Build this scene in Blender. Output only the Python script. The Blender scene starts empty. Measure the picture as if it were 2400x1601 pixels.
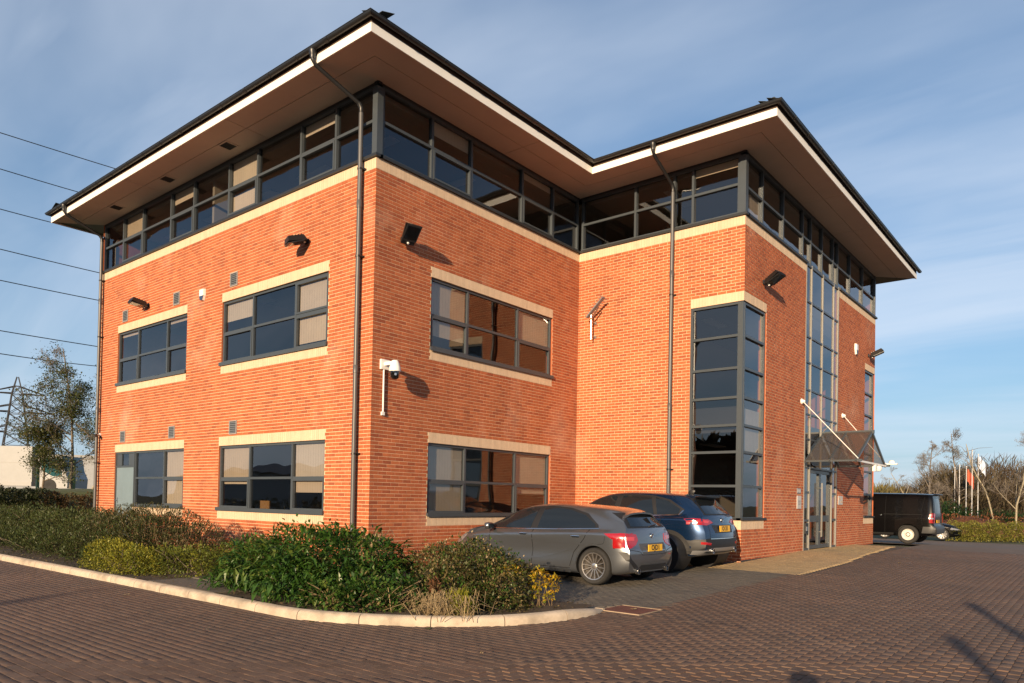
import bpy, bmesh, math, random
import numpy as np
from mathutils import Vector, Matrix, Euler
from mathutils.bvhtree import BVHTree
from mathutils.geometry import delaunay_2d_cdt

SC = bpy.context.scene
COL = SC.collection
rnd = random.Random(7)
nrs = np.random.RandomState(11)
R = math.radians

# ------------------------------------------------------------------ camera
FPX, YAW, PITCH, ROLL = 1723.3, -0.6898, 0.0143, -0.0192
CP = Vector((11.458, -9.531, 1.262))
PPX, PPY = 1191.8, 1147.8
fw = Vector((math.sin(YAW)*math.cos(PITCH), math.cos(YAW)*math.cos(PITCH), math.sin(PITCH)))
rt = Vector((math.cos(YAW), -math.sin(YAW), 0))
dn = fw.cross(rt)
cr_, sr_ = math.cos(ROLL), math.sin(ROLL)
rt, dn = cr_*rt + sr_*dn, -sr_*rt + cr_*dn
cam = bpy.data.cameras.new('camera')
camo = bpy.data.objects.new('camera', cam)
COL.objects.link(camo)
mw = Matrix((rt, -dn, -fw)).transposed().to_4x4()
mw.translation = CP
camo.matrix_world = mw
cam.sensor_width = 36
cam.lens = FPX/2400*36
cam.shift_x = (1200-PPX)/2400
cam.shift_y = (PPY-800.5)/2400
cam.clip_start = 0.05
cam.clip_end = 3000
SC.camera = camo
def prj(p):
    q = Vector(p)-CP
    d = q.dot(fw)
    if d < .1: return (9e9, 9e9, d)
    return (FPX*q.dot(rt)/d+PPX, FPX*q.dot(dn)/d+PPY, d)

# ------------------------------------------------------------------ sky, sun, exposure
SUN_EL, SUN_AZ = 11.5, 161.8          # azimuth clockwise from +y
SC.view_settings.view_transform = 'Standard'
SC.view_settings.look = 'None'
SC.view_settings.gamma = 1
SC.view_settings.use_curve_mapping = False
SC.view_settings.exposure = 0.70
w = bpy.data.worlds.new('World'); SC.world = w; w.use_nodes = True
nt = w.node_tree; nt.nodes.clear()
out = nt.nodes.new('ShaderNodeOutputWorld')
bg = nt.nodes.new('ShaderNodeBackground'); bg.inputs[1].default_value = 0.097
sky = nt.nodes.new('ShaderNodeTexSky'); sky.sky_type = 'NISHITA'; sky.sun_disc = False
sky.sun_elevation = R(SUN_EL); sky.sun_rotation = R(SUN_AZ); sky.air_density = 1.0; sky.dust_density = 0.2; sky.ozone_density = 3.0
tc = nt.nodes.new('ShaderNodeTexCoord')
sep = nt.nodes.new('ShaderNodeSeparateXYZ'); nt.links.new(tc.outputs['Generated'], sep.inputs[0])
def wmath(op, a, b):
    n = nt.nodes.new('ShaderNodeMath'); n.operation = op
    for i, x in enumerate((a, b)):
        if isinstance(x, (int, float)): n.inputs[i].default_value = x
        elif x is not None: nt.links.new(x, n.inputs[i])
    return n.outputs[0]
zz = wmath('ADD', wmath('MAXIMUM', sep.outputs[2], 0.0), 0.22)
cmb = nt.nodes.new('ShaderNodeCombineXYZ')
nt.links.new(wmath('DIVIDE', sep.outputs[0], zz), cmb.inputs[0]); nt.links.new(wmath('DIVIDE', sep.outputs[1], zz), cmb.inputs[1])
def cloud(rot, scl, sc_, lo, hi, top, loc=(0, 0, 0), dist=.5):
    mp = nt.nodes.new('ShaderNodeMapping'); mp.inputs['Rotation'].default_value = (0, 0, R(rot)); mp.inputs['Scale'].default_value = (*scl, 1); mp.inputs['Location'].default_value = loc
    nt.links.new(cmb.outputs[0], mp.inputs[0])
    n1 = nt.nodes.new('ShaderNodeTexNoise'); n1.inputs['Scale'].default_value = sc_; n1.inputs['Detail'].default_value = 6; n1.inputs['Roughness'].default_value = .52; n1.inputs['Distortion'].default_value = dist
    nt.links.new(mp.outputs[0], n1.inputs['Vector'])
    c = nt.nodes.new('ShaderNodeMapRange'); c.interpolation_type = 'SMOOTHSTEP'; c.inputs[1].default_value = lo; c.inputs[2].default_value = hi; c.inputs[4].default_value = top
    nt.links.new(n1.outputs[0], c.inputs[0]); return c.outputs[0]
cl = wmath('MAXIMUM', cloud(-28, (.35, 1.5), 1.1, .38, .74, .66), cloud(-20, (.5, 1.1), .75, .42, .75, .62, (3.1, 1.7, 0), .3))
mxs = nt.nodes.new('ShaderNodeMixRGB'); mxs.inputs[2].default_value = (5.0, 5.5, 6.3, 1)
nt.links.new(cl, mxs.inputs[0])
hz = wmath('POWER', wmath('SUBTRACT', 1.0, wmath('MAXIMUM', sep.outputs[2], 0.0)), 3.2)
mxh = nt.nodes.new('ShaderNodeMixRGB'); mxh.inputs[2].default_value = (1.9, 2.9, 4.2, 1)
nt.links.new(wmath('MULTIPLY', hz, .80), mxh.inputs[0]); nt.links.new(sky.outputs[0], mxh.inputs[1]); nt.links.new(mxh.outputs[0], mxs.inputs[1])
nt.links.new(mxs.outputs[0], bg.inputs[0]); nt.links.new(bg.outputs[0], out.inputs[0])
sl = bpy.data.lights.new('sun', 'SUN'); sl.energy = 5.0; sl.angle = R(.5); sl.color = (1, .75, .48)
so = bpy.data.objects.new('sun', sl); COL.objects.link(so)
sdir = Vector((math.sin(R(SUN_AZ))*math.cos(R(SUN_EL)), math.cos(R(SUN_AZ))*math.cos(R(SUN_EL)), math.sin(R(SUN_EL))))
so.rotation_euler = sdir.to_track_quat('Z', 'Y').to_euler(); so.location = sdir*60

# ------------------------------------------------------------------ materials
def N(t, ty, **kw):
    n = t.nodes.new(ty)
    for k, v in kw.items(): n.inputs[k].default_value = v
    return n
def mat(name, col, rough=.7, metal=0., var=0., vs=2.5, bump=0., bs=60, ramp=None, coat=0., spec=.5, trans=0., aniso=None, stain=None, streak=0.):
    m = bpy.data.materials.new(name); m.use_nodes = True
    t = m.node_tree; t.nodes.clear()
    o = t.nodes.new('ShaderNodeOutputMaterial')
    p = N(t, 'ShaderNodeBsdfPrincipled', Roughness=rough, Metallic=metal)
    p.inputs['Specular IOR Level'].default_value = spec
    p.inputs['Coat Weight'].default_value = coat; p.inputs['Coat Roughness'].default_value = .04
    g = t.nodes.new('ShaderNodeNewGeometry')
    c = None
    if ramp:
        a = t.nodes.new('ShaderNodeAttribute'); a.attribute_name = 'rnd'
        cr = t.nodes.new('ShaderNodeValToRGB')
        els = cr.color_ramp.elements
        while len(els) < len(ramp): els.new(.5)
        for i, q in enumerate(ramp):
            els[i].position = i/(len(ramp)-1); els[i].color = (*q, 1)
        t.links.new(a.outputs['Fac'], cr.inputs[0]); c = cr.outputs[0]
    if c is None:
        r_ = t.nodes.new('ShaderNodeRGB'); r_.outputs[0].default_value = (*col, 1); c = r_.outputs[0]
    if var:
        n = N(t, 'ShaderNodeTexNoise', Scale=vs, Detail=6., Roughness=.62)
        if aniso:
            mpp = N(t, 'ShaderNodeMapping', Scale=aniso); t.links.new(g.outputs['Position'], mpp.inputs[0]); t.links.new(mpp.outputs[0], n.inputs['Vector'])
        else: t.links.new(g.outputs['Position'], n.inputs['Vector'])
        mr = N(t, 'ShaderNodeMapRange'); mr.inputs[1].default_value = .3; mr.inputs[2].default_value = .7; mr.inputs[3].default_value = 1-var; mr.inputs[4].default_value = 1+var
        t.links.new(n.outputs[0], mr.inputs[0])
        mx = N(t, 'ShaderNodeMixRGB', Fac=1.); mx.blend_type = 'MULTIPLY'
        t.links.new(c, mx.inputs[1]); t.links.new(mr.outputs[0], mx.inputs[2]); c = mx.outputs[0]
    if streak:
        for scl, dt in (((1.9, 1.9, .22), 5.), ((.33, .33, .40), 3.)):
            mpp = N(t, 'ShaderNodeMapping', Scale=scl); t.links.new(g.outputs['Position'], mpp.inputs[0]); n = N(t, 'ShaderNodeTexNoise', Scale=1., Detail=dt, Roughness=.6); t.links.new(mpp.outputs[0], n.inputs['Vector'])
            mr = N(t, 'ShaderNodeMapRange'); mr.inputs[1].default_value = .3; mr.inputs[2].default_value = .7; mr.inputs[3].default_value = 1-streak; mr.inputs[4].default_value = 1+streak*.7
            t.links.new(n.outputs[0], mr.inputs[0]); mx = N(t, 'ShaderNodeMixRGB', Fac=1.); mx.blend_type = 'MULTIPLY'; t.links.new(c, mx.inputs[1]); t.links.new(mr.outputs[0], mx.inputs[2]); c = mx.outputs[0]
    if stain:
        scol, ssc, lo, hi, amt = stain
        n = N(t, 'ShaderNodeTexNoise', Scale=ssc, Detail=4., Roughness=.6)
        t.links.new(g.outputs['Position'], n.inputs['Vector'])
        mr = N(t, 'ShaderNodeMapRange'); mr.inputs[1].default_value = lo; mr.inputs[2].default_value = hi; mr.inputs[4].default_value = amt
        t.links.new(n.outputs[0], mr.inputs[0])
        mx = N(t, 'ShaderNodeMixRGB'); mx.inputs[2].default_value = (*scol, 1)
        t.links.new(mr.outputs[0], mx.inputs[0]); t.links.new(c, mx.inputs[1]); c = mx.outputs[0]
    t.links.new(c, p.inputs['Base Color'])
    if bump:
        n = N(t, 'ShaderNodeTexNoise', Scale=bs, Detail=5.)
        t.links.new(g.outputs['Position'], n.inputs['Vector'])
        b = N(t, 'ShaderNodeBump', Strength=bump, Distance=.01)
        t.links.new(n.outputs[0], b.inputs['Height']); t.links.new(b.outputs[0], p.inputs['Normal'])
    if trans:
        tr = t.nodes.new('ShaderNodeBsdfTranslucent'); t.links.new(c, tr.inputs[0])
        ms = N(t, 'ShaderNodeMixShader', Fac=trans); t.links.new(p.outputs[0], ms.inputs[1]); t.links.new(tr.outputs[0], ms.inputs[2])
        t.links.new(ms.outputs[0], o.inputs[0])
    else: t.links.new(p.outputs[0], o.inputs[0])
    return m
def glass(name, tint, ior=1.8, wob=.035, milk=None):
    m = bpy.data.materials.new(name); m.use_nodes = True
    t = m.node_tree; t.nodes.clear()
    o = t.nodes.new('ShaderNodeOutputMaterial')
    g = t.nodes.new('ShaderNodeNewGeometry')
    n = N(t, 'ShaderNodeTexNoise', Scale=.9, Detail=1.); t.links.new(g.outputs['Position'], n.inputs['Vector'])
    b = N(t, 'ShaderNodeBump', Strength=wob, Distance=.2); t.links.new(n.outputs[0], b.inputs['Height'])
    tr = t.nodes.new('ShaderNodeBsdfTransparent'); tr.inputs[0].default_value = (*tint, 1)
    gl = t.nodes.new('ShaderNodeBsdfGlossy'); gl.inputs['Roughness'].default_value = 0.0; gl.inputs[0].default_value = (.95, .97, 1, 1)
    t.links.new(b.outputs[0], gl.inputs['Normal'])
    f = t.nodes.new('ShaderNodeFresnel'); iv = N(t, 'ShaderNodeMapRange'); iv.inputs[3].default_value = ior; iv.inputs[4].default_value = 1/ior
    t.links.new(g.outputs['Backfacing'], iv.inputs[0]); t.links.new(iv.outputs[0], f.inputs['IOR']); t.links.new(b.outputs[0], f.inputs['Normal'])
    ms = t.nodes.new('ShaderNodeMixShader'); t.links.new(f.outputs[0], ms.inputs[0]); t.links.new(tr.outputs[0], ms.inputs[1]); t.links.new(gl.outputs[0], ms.inputs[2])
    if milk:
        df = t.nodes.new('ShaderNodeBsdfDiffuse'); df.inputs[0].default_value = (*milk, 1); tl = t.nodes.new('ShaderNodeBsdfTranslucent'); tl.inputs[0].default_value = (*milk, 1)
        m1 = N(t, 'ShaderNodeMixShader', Fac=.4); t.links.new(df.outputs[0], m1.inputs[1]); t.links.new(tl.outputs[0], m1.inputs[2])
        m2 = N(t, 'ShaderNodeMixShader', Fac=.20); t.links.new(ms.outputs[0], m2.inputs[1]); t.links.new(m1.outputs[0], m2.inputs[2]); ms = m2
    t.links.new(ms.outputs[0], o.inputs[0])
    return m
BRICK = mat('brick', (0, 0, 0), .85, var=.13, vs=9, bump=.35, bs=120,
    ramp=[(.29, .070, .027), (.36, .090, .032), (.39, .102, .036), (.41, .110, .039), (.40, .105, .036), (.44, .124, .045), (.37, .093, .033), (.32, .078, .029)],
    stain=((.60, .40, .30), .5, .56, .76, .36), streak=.10)
MORTAR = mat('mortar', (.70, .50, .31), .95, var=.15, vs=4, bump=.3, bs=200, streak=.12)
CREAM = mat('cream_brick', (0, 0, 0), .8, var=.06, vs=6, bump=.2, bs=150, ramp=[(.56, .415, .285), (.62, .465, .32), (.59, .44, .30)],
    stain=((.36, .26, .17), 3.2, .58, .8, .35))
CREAMJ = mat('cream_joint', (.48, .34, .21), .95, var=.1)
GREY = mat('grey_powder_coat', (.052, .062, .071), .38, var=.05)
DGREY = mat('dark_flashing', (.02, .022, .025), .45)
DOORP = mat('grey_blue_door_panel', (.16, .215, .245), .42, var=.06)
WHITEP = mat('white_fascia_paint', (.80, .77, .71), .5, var=.05, vs=1.5)
SOFFIT = mat('soffit_board', (.48, .385, .315), .6, var=.07, vs=.8)
BLACKP = mat('black_gutter_plastic', (.016, .016, .017), .38, var=.1)
PIPE = mat('grey_downpipe_metal', (.075, .075, .078), .4, var=.1)
SLATE = mat('dark_slate', (0, 0, 0), .75, var=.2, ramp=[(.018, .022, .02), (.035, .04, .036)])
GLASS = glass('tinted_glass', (.60, .60, .60), 1.85)
CGLASS = glass('canopy_glass', (.74, .70, .67), 1.45, milk=(.32, .29, .27))
MULL = mat('sunlit_mullion', (.22, .21, .19), .45)  # paler than the frame grey: sunlight on mullion sides is put into the colour
BLIND = mat('beige_blind', (0, 0, 0), .85, var=.06, ramp=[(.62, .50, .36), (.78, .65, .48), (.68, .60, .50), (.74, .58, .40)])
INWALL = mat('interior_wall', (.33, .29, .23), .9)
INDARK = mat('interior_carpet', (.05, .05, .055), .95)
INWOOD = mat('interior_wood', (.36, .2, .08), .6)
WHITE = mat('white_plastic', (.78, .76, .72), .4, var=.03)
BLACK = mat('black_plastic', (.012, .012, .013), .4)
STEEL = mat('brushed_steel', (.55, .55, .55), .35, 1.0)
STONE = mat('kerb_concrete', (0, 0, 0), .9, var=.16, vs=5, bump=.4, bs=150, ramp=[(.42, .34, .255), (.50, .41, .31), (.46, .375, .28)],
    stain=((.13, .11, .08), 2.0, .50, .72, .65))
SOIL = mat('soil', (.055, .038, .024), .95, var=.35, vs=8, bump=1., bs=40)
PAVER = mat('brindle_paver', (0, 0, 0), .85, var=.18, vs=14, bump=.35, bs=130,
    ramp=[(.115, .068, .044), (.135, .081, .054), (.142, .085, .056), (.124, .078, .054), (.152, .094, .062), (.127, .072, .046)],
    stain=((.075, .055, .042), .5, .5, .72, .5), streak=.16)
GPAVER = mat('grey_paver', (0, 0, 0), .85, var=.15, vs=12, bump=.3, bs=130, ramp=[(.105, .090, .070), (.125, .107, .083), (.115, .098, .077)],
    stain=((.06, .055, .05), .9, .5, .7, .5))
BPAVER = mat('buff_paver', (0, 0, 0), .85, var=.12, vs=12, bump=.3, bs=130, ramp=[(.34, .24, .118), (.41, .29, .148), (.37, .262, .135)],
    stain=((.12, .10, .075), 1.1, .55, .72, .4))
JOINT = mat('joint_sand', (.058, .040, .029), .97, var=.3, vs=6)
ASPH = mat('far_paving', (.125, .090, .068), .9, var=.18, vs=1.3, bump=.4, bs=30)
GRASSG = mat('ground_grass', (.055, .062, .022), .95, var=.35, vs=.6, bump=1., bs=8)
RUBBER = mat('tyre_rubber', (.02, .019, .018), .8, var=.2, vs=20)
BARK = mat('bark', (.13, .10, .07), .9, var=.3, vs=20, bump=.5)
PALEBARK = mat('pale_bark', (.30, .26, .18), .9, var=.25, vs=10)
def leafm(name, ramp, trans=.25, rough=.5): return mat(name, (0, 0, 0), rough, ramp=ramp, trans=trans, spec=.35)
LF_LAUREL = leafm('glossy_green_leaf', [(.012, .034, .006), (.022, .060, .009), (.036, .090, .013), (.055, .118, .020), (.11, .15, .028)], .22, .38)
LF_BROWN = leafm('olive_brown_leaf', [(.075, .042, .018), (.10, .075, .028), (.075, .088, .022), (.055, .075, .018), (.17, .125, .05), (.27, .20, .10)])
LF_YEL = leafm('yellow_leaf', [(.12, .15, .02), (.35, .28, .02), (.48, .33, .02), (.50, .24, .02), (.22, .22, .02)], .35)
LF_LIME = leafm('lime_green_leaf', [(.085, .115, .014), (.19, .20, .022), (.30, .27, .03), (.14, .17, .02)], .3)
LF_HEATH = leafm('heath_leaf', [(.026, .042, .013), (.045, .066, .018), (.062, .080, .022), (.07, .062, .028)], .2)
LF_DARK = leafm('dark_hedge_leaf', [(.012, .018, .006), (.02, .03, .009), (.035, .028, .012)], .2)
LF_RUST = leafm('rust_mulch', [(.10, .035, .015), (.16, .06, .025), (.22, .10, .05)], .1, .9)
LF_TREE = leafm('autumn_tree_leaf', [(.05, .07, .018), (.075, .095, .024), (.10, .105, .03), (.11, .085, .03)], .35)
LF_EVER = leafm('evergreen_leaf', [(.012, .030, .010), (.02, .05, .014), (.035, .075, .018)], .2)
LF_WOOD = leafm('bare_twig', [(.065, .046, .032), (.095, .070, .045), (.13, .105, .05), (.18, .15, .05)], .2, .9)
TWIG = leafm('dry_twig', [(.16, .11, .06), (.27, .20, .11), (.36, .27, .15)], .1, .9)
GREYTWIG = mat('grey_bark', (.17, .145, .12), .9, var=.2)
# ------------------------------------------------------------------ helpers
ORG = {}
class MB:
    def __init__(s): s.v = []; s.f = []; s.m = []; s.r = []
    def add(s, vs, fs, mi=0, r=0.):
        b = len(s.v); s.v += [tuple(p) for p in vs]
        for q in fs:
            s.f.append(tuple(b+i for i in q)); s.m.append(mi); s.r.append(r)
    def hexa(s, p, mi=0, r=0., skip=()):
        fs = [(0, 3, 2, 1), (4, 5, 6, 7), (0, 1, 5, 4), (1, 2, 6, 5), (2, 3, 7, 6), (3, 0, 4, 7)]
        s.add(p, [q for i, q in enumerate(fs) if i not in skip], mi, r)
    def box(s, x0, y0, z0, x1, y1, z1, mi=0, r=0.):
        x0, x1 = min(x0, x1), max(x0, x1); y0, y1 = min(y0, y1), max(y0, y1); z0, z1 = min(z0, z1), max(z0, z1)
        s.hexa([(x0, y0, z0), (x1, y0, z0), (x1, y1, z0), (x0, y1, z0), (x0, y0, z1), (x1, y0, z1), (x1, y1, z1), (x0, y1, z1)], mi, r)
    def bar(s, a, b, w, h, mi=0, up=Vector((0, 0, 1)), r=0.):
        a = Vector(a); b = Vector(b); d = (b-a).normalized()
        sd = d.cross(up)
        if sd.length < 1e-4: sd = d.cross(Vector((1, 0, 0)))
        sd.normalize(); u = sd.cross(d)
        p = []
        for c in (a, b):
            p += [c-sd*w/2-u*h/2, c+sd*w/2-u*h/2, c+sd*w/2+u*h/2, c-sd*w/2+u*h/2]
        s.hexa(p, mi, r)
    def tube(s, pts, rad, n=8, mi=0, cap=True, r=0.):
        pts = [Vector(p) for p in pts]
        if isinstance(rad, (int, float)): rad = [rad]*len(pts)
        b = len(s.v); u = None
        for i, p in enumerate(pts):
            d = (pts[min(i+1, len(pts)-1)]-pts[max(i-1, 0)])
            if d.length < 1e-7: d = Vector((0, 0, 1))
            d.normalize()
            if u is None:
                u = d.cross(Vector((0, 0, 1)))
                if u.length < 1e-3: u = Vector((1, 0, 0))
            u = (u-d*u.dot(d)).normalized(); v = d.cross(u)
            for k in range(n):
                a = 2*math.pi*k/n; s.v.append(tuple(p+(u*math.cos(a)+v*math.sin(a))*rad[i]))
        fs = []
        for i in range(len(pts)-1):
            for k in range(n):
                k2 = (k+1) % n; fs.append((b+i*n+k, b+i*n+k2, b+(i+1)*n+k2, b+(i+1)*n+k))
        if cap: fs += [tuple(b+k for k in range(n))[::-1], tuple(b+(len(pts)-1)*n+k for k in range(n))]
        for q in fs: s.f.append(q); s.m.append(mi); s.r.append(r)
    def lathe(s, o, ax, prof, n=16, mi=0):            # prof: (radius, height along ax)
        o = Vector(o); ax = Vector(ax).normalized(); u = ax.orthogonal().normalized(); v = ax.cross(u)
        b = len(s.v)
        for (q, h) in prof:
            for k in range(n):
                a = 2*math.pi*k/n; s.v.append(tuple(o+ax*h+(u*math.cos(a)+v*math.sin(a))*q))
        for i in range(len(prof)-1):
            for k in range(n):
                k2 = (k+1) % n; s.f.append((b+i*n+k, b+i*n+k2, b+(i+1)*n+k2, b+(i+1)*n+k)); s.m.append(mi); s.r.append(0.)
    def prism(s, poly, vec, mi=0, r=0.):
        n = len(poly); vec = Vector(vec)
        s.add([Vector(p) for p in poly]+[Vector(p)+vec for p in poly],
              [tuple(range(n))[::-1], tuple(range(n, 2*n))]+[(i, (i+1) % n, n+(i+1) % n, n+i) for i in range(n)], mi, r)
    def mesh(s, name, mats, org=Vector((0, 0, 0)), smooth=False, sharp=40):
        me = bpy.data.meshes.new(name)
        me.from_pydata([(x-org.x, y-org.y, z-org.z) for x, y, z in s.v], [], s.f)
        mats = mats if isinstance(mats, (list, tuple)) else [mats]
        for m in mats: me.materials.append(m)
        if len(mats) > 1: me.polygons.foreach_set('material_index', s.m)
        a = me.attributes.new('rnd', 'FLOAT', 'FACE'); a.data.foreach_set('value', s.r)
        if smooth:
            me.polygons.foreach_set('use_smooth', [True]*len(s.f)); me.set_sharp_from_angle(angle=R(sharp))
        me.update(); return me
    def build(s, name, mats, parent=None, smooth=False, sharp=40, kind=None, label=None):
        org = ORG[parent.name] if parent else Vector((0, 0, 0))
        return link(name, s.mesh(name, mats, org, smooth, sharp), parent, kind, label)
def link(name, me, parent=None, kind=None, label=None):
    o = bpy.data.objects.new(name, me); COL.objects.link(o)
    if parent: o.parent = parent; ORG[o.name] = ORG[parent.name]
    else: ORG[o.name] = Vector((0, 0, 0))
    if kind: o['kind'] = kind
    if label: o['label'] = label
    return o
def tag(o, label, cat, group=None):
    o['label'] = label; o['category'] = cat
    if group: o['group'] = group
    return o
def thing(name, label, cat, loc=(0, 0, 0), rot=None, group=None):
    o = bpy.data.objects.new(name, None); COL.objects.link(o); o.location = loc; o.empty_display_size = .2
    ORG[o.name] = Vector(loc)
    if rot is not None: o.rotation_euler = rot; ORG[o.name] = Vector((0, 0, 0))     # parts of a turned thing are built in its own axes
    return tag(o, label, cat, group)
def gz(y): return -0.02*max(0, 11.5-max(y, -45))-.035*min(max(0, y-19), 14)
def npmesh(name, V, F, r, mats, parent=None, kind=None, smooth=False):
    me = bpy.data.meshes.new(name)
    k = F.shape[1]
    org = ORG[parent.name] if parent else Vector((0, 0, 0))
    V = V-np.array(org)
    me.vertices.add(len(V)); me.vertices.foreach_set('co', V.astype(np.float32).ravel())
    me.loops.add(F.size); me.loops.foreach_set('vertex_index', F.astype(np.int32).ravel())
    me.polygons.add(len(F)); me.polygons.foreach_set('loop_start', np.arange(0, F.size, k, dtype=np.int32))
    a = me.attributes.new('rnd', 'FLOAT', 'FACE'); a.data.foreach_set('value', r.astype(np.float32))
    for m in (mats if isinstance(mats, (list, tuple)) else [mats]): me.materials.append(m)
    if smooth: me.polygons.foreach_set('use_smooth', np.ones(len(F), dtype=bool))
    me.update(calc_edges=True); me.validate()
    return link(name, me, parent, kind)
LT = {'diamond': (np.array([(0, 0, 0), (.5, .45, .06), (0, 1, -.08), (-.5, .45, .06)]), np.array([(0, 1, 2, 3)])),
      'lance': (np.array([(0, 0, 0), (.5, .45, .10), (0, 1, -.22), (-.5, .45, .10), (0, .5, 0)]), np.array([(0, 1, 4), (1, 2, 4), (0, 4, 3), (3, 4, 2)]))}
def orient(D, rs, roll=1.):
    D = D/np.maximum(np.linalg.norm(D, axis=1, keepdims=True), 1e-6)
    up = np.tile(np.array([0, 0, 1.]), (len(D), 1))+rs.normal(0, .35*roll, D.shape)
    X = np.cross(D, up); X /= np.maximum(np.linalg.norm(X, axis=1, keepdims=True), 1e-6)
    return X, D, np.cross(X, D)
def leaves(P, D, wid, ln, shape, rs):
    T, F = LT[shape]; n = len(P); X, Y, Z = orient(D, rs)
    V = P[:, None]+T[None, :, 0:1]*X[:, None]*np.reshape(wid, (-1, 1, 1))+T[None, :, 1:2]*Y[:, None]*np.reshape(ln, (-1, 1, 1))+T[None, :, 2:3]*Z[:, None]*np.reshape(ln, (-1, 1, 1))
    FF = (F[None]+(np.arange(n)*len(T))[:, None, None]).reshape(-1, F.shape[1])
    return V.reshape(-1, 3), FF, len(F)
def lobes_pts(lobes, n, rs, inner=.55, zmin=None):
    vol = np.array([l[3]*l[4]*l[5] for l in lobes])**(2/3.); pk = rs.choice(len(lobes), n, p=vol/vol.sum())
    L = np.array(lobes)[pk]
    d = rs.normal(size=(n, 3)); d /= np.linalg.norm(d, axis=1, keepdims=True)
    ph = rs.uniform(0, 6.28, (3, 4)); wob = 1+.10*(np.sin(d[:, 0]*5+ph[0, 0]+L[:, 0]*7)+np.sin(d[:, 1]*6+ph[0, 1])+np.sin(d[:, 2]*7+ph[0, 2]+L[:, 1]*5))
    rr = (inner+(1-inner)*rs.rand(n)**.45)*wob
    P = L[:, :3]+d*L[:, 3:6]*rr[:, None]
    if zmin is not None:
        k = P[:, 2] > zmin; P, d, pk = P[k], d[k], pk[k]
    return P, d, pk
def foliage(name, lobes, n, size, mats, parent, rs, shape='diamond', droop=.2, aspect=.5, inner=.55, zmin=None, kind='stuff', clump=1.0):
    P, d, pk = lobes_pts(lobes, n, rs, inner, zmin)
    n = len(P)
    D = d*.8+rs.normal(0, .55, (n, 3)); D[:, 2] += .25-droop
    ln = size*rs.uniform(.6, 1.25, n)
    V, F, m = leaves(P, D, ln*aspect, ln, shape, rs)
    # colour clumps: neighbouring leaves share a shade
    s = .5+.28*np.sin(P[:, 0]*5*clump+P[:, 2]*4)*np.sin(P[:, 1]*6*clump+1.3)+rs.normal(0, .2, n)
    return npmesh(name, V, F, np.repeat(np.clip(s, 0, 1), m), mats, parent, kind)
def pchip(xs, ys):
    xs = np.array(xs, float); ys = np.array(ys, float); h = np.diff(xs); dl = np.diff(ys)/h
    m = np.zeros(len(xs)); m[0], m[-1] = dl[0], dl[-1]
    for i in range(1, len(xs)-1):
        if dl[i-1]*dl[i] > 0:
            w1, w2 = 2*h[i]+h[i-1], h[i]+2*h[i-1]; m[i] = (w1+w2)/(w1/dl[i-1]+w2/dl[i])
    def f(x):
        x = np.clip(x, xs[0], xs[-1]); i = np.clip(np.searchsorted(xs, x)-1, 0, len(xs)-2)
        t = (x-xs[i])/h[i]
        return (1+2*t)*(1-t)**2*ys[i]+t*(1-t)**2*h[i]*m[i]+t*t*(3-2*t)*ys[i+1]+t*t*(t-1)*h[i]*m[i+1]
    return f
def crom(pts, n=6, closed=False):
    pts = [Vector(p) for p in pts]; o = []; m = len(pts)
    for i in range(m-1):
        a, b, c, d = pts[max(i-1, 0)], pts[i], pts[i+1], pts[min(i+2, m-1)]
        for k in range(n):
            t = k/n; o.append(.5*((2*b)+(c-a)*t+(2*a-5*b+4*c-d)*t*t+(3*b-a-3*c+d)*t**3))
    o.append(pts[-1]); return o
def inpoly(x, y, P):
    c = False; j = len(P)-1
    for i in range(len(P)):
        if (P[i][1] > y) != (P[j][1] > y) and x < (P[j][0]-P[i][0])*(y-P[i][1])/(P[j][1]-P[i][1])+P[i][0]: c = not c
        j = i
    return c
# ------------------------------------------------------------------ ground and paving
xs = np.concatenate([[-1500, -500, -200, -90, -60], np.arange(-45, 46, 5.), [60, 90, 200, 500, 1500]])
ys = np.concatenate([[-1500, -400, -150, -60, -45], np.arange(-40, 9, 4.), [9.5, 11.5, 13, 16, 19, 22, 26, 30, 33, 40, 60, 90, 150, 400, 1500]])
b = MB()
for y in ys:
    for x in xs: b.v.append((x, y, gz(y)-.07))
nx = len(xs)
for j in range(len(ys)-1):
    for i in range(nx-1): b.f.append((j*nx+i, j*nx+i+1, (j+1)*nx+i+1, (j+1)*nx+i)); b.m.append(0); b.r.append(0)
b.build('ground', GRASSG, kind='structure')

KO = [Vector((-60, -4, 0)), Vector((2.5, -4, 0))]+crom([(2.6, -4.0, 0), (3.4, -3.96, 0), (4.25, -3.66, 0), (5.1, -3.15, 0), (5.65, -2.58, 0), (5.97, -1.93, 0), (6.08, -1.25, 0), (6.0, -.80, 0)], 5)
BED = [(p.x, p.y) for p in KO]+[(4.7, -.74), (.0, -.76), (0, 0), (-60, 0)]
KDP = None
def strip(name, m, pts, dz, step=2., kind='structure'):
    """flat sheet over a polygon of axis-aligned rectangles (x0,y0,x1,y1), draped on the slope"""
    b = MB()
    for (x0, y0, x1, y1) in pts:
        yy = sorted(set([y0, y1]+[v for v in (11.5, 19, 33) if y0 < v < y1]))
        for a, c in zip(yy[:-1], yy[1:]):
            b.add([(x0, a, gz(a)+dz), (x1, a, gz(a)+dz), (x1, c, gz(c)+dz), (x0, c, gz(c)+dz)], [(0, 1, 2, 3)])
    return b.build(name, m, kind=kind)
road = strip('road', ASPH, [(-60, -45, 40, -14), (-60, -14, -14, -3.95), (15, -14, 40, 36), (6.3, 16, 15, 36), (-14, 19.6, 6.3, 36)], -.006)
paving = strip('block_paving', JOINT, [(-14, -14, 15, -.7), (6.3, -.7, 15, 16), (-.2, -.7, 6.3, 5.7), (4.4, 5.7, 6.3, 17.2)], -.008)
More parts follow.
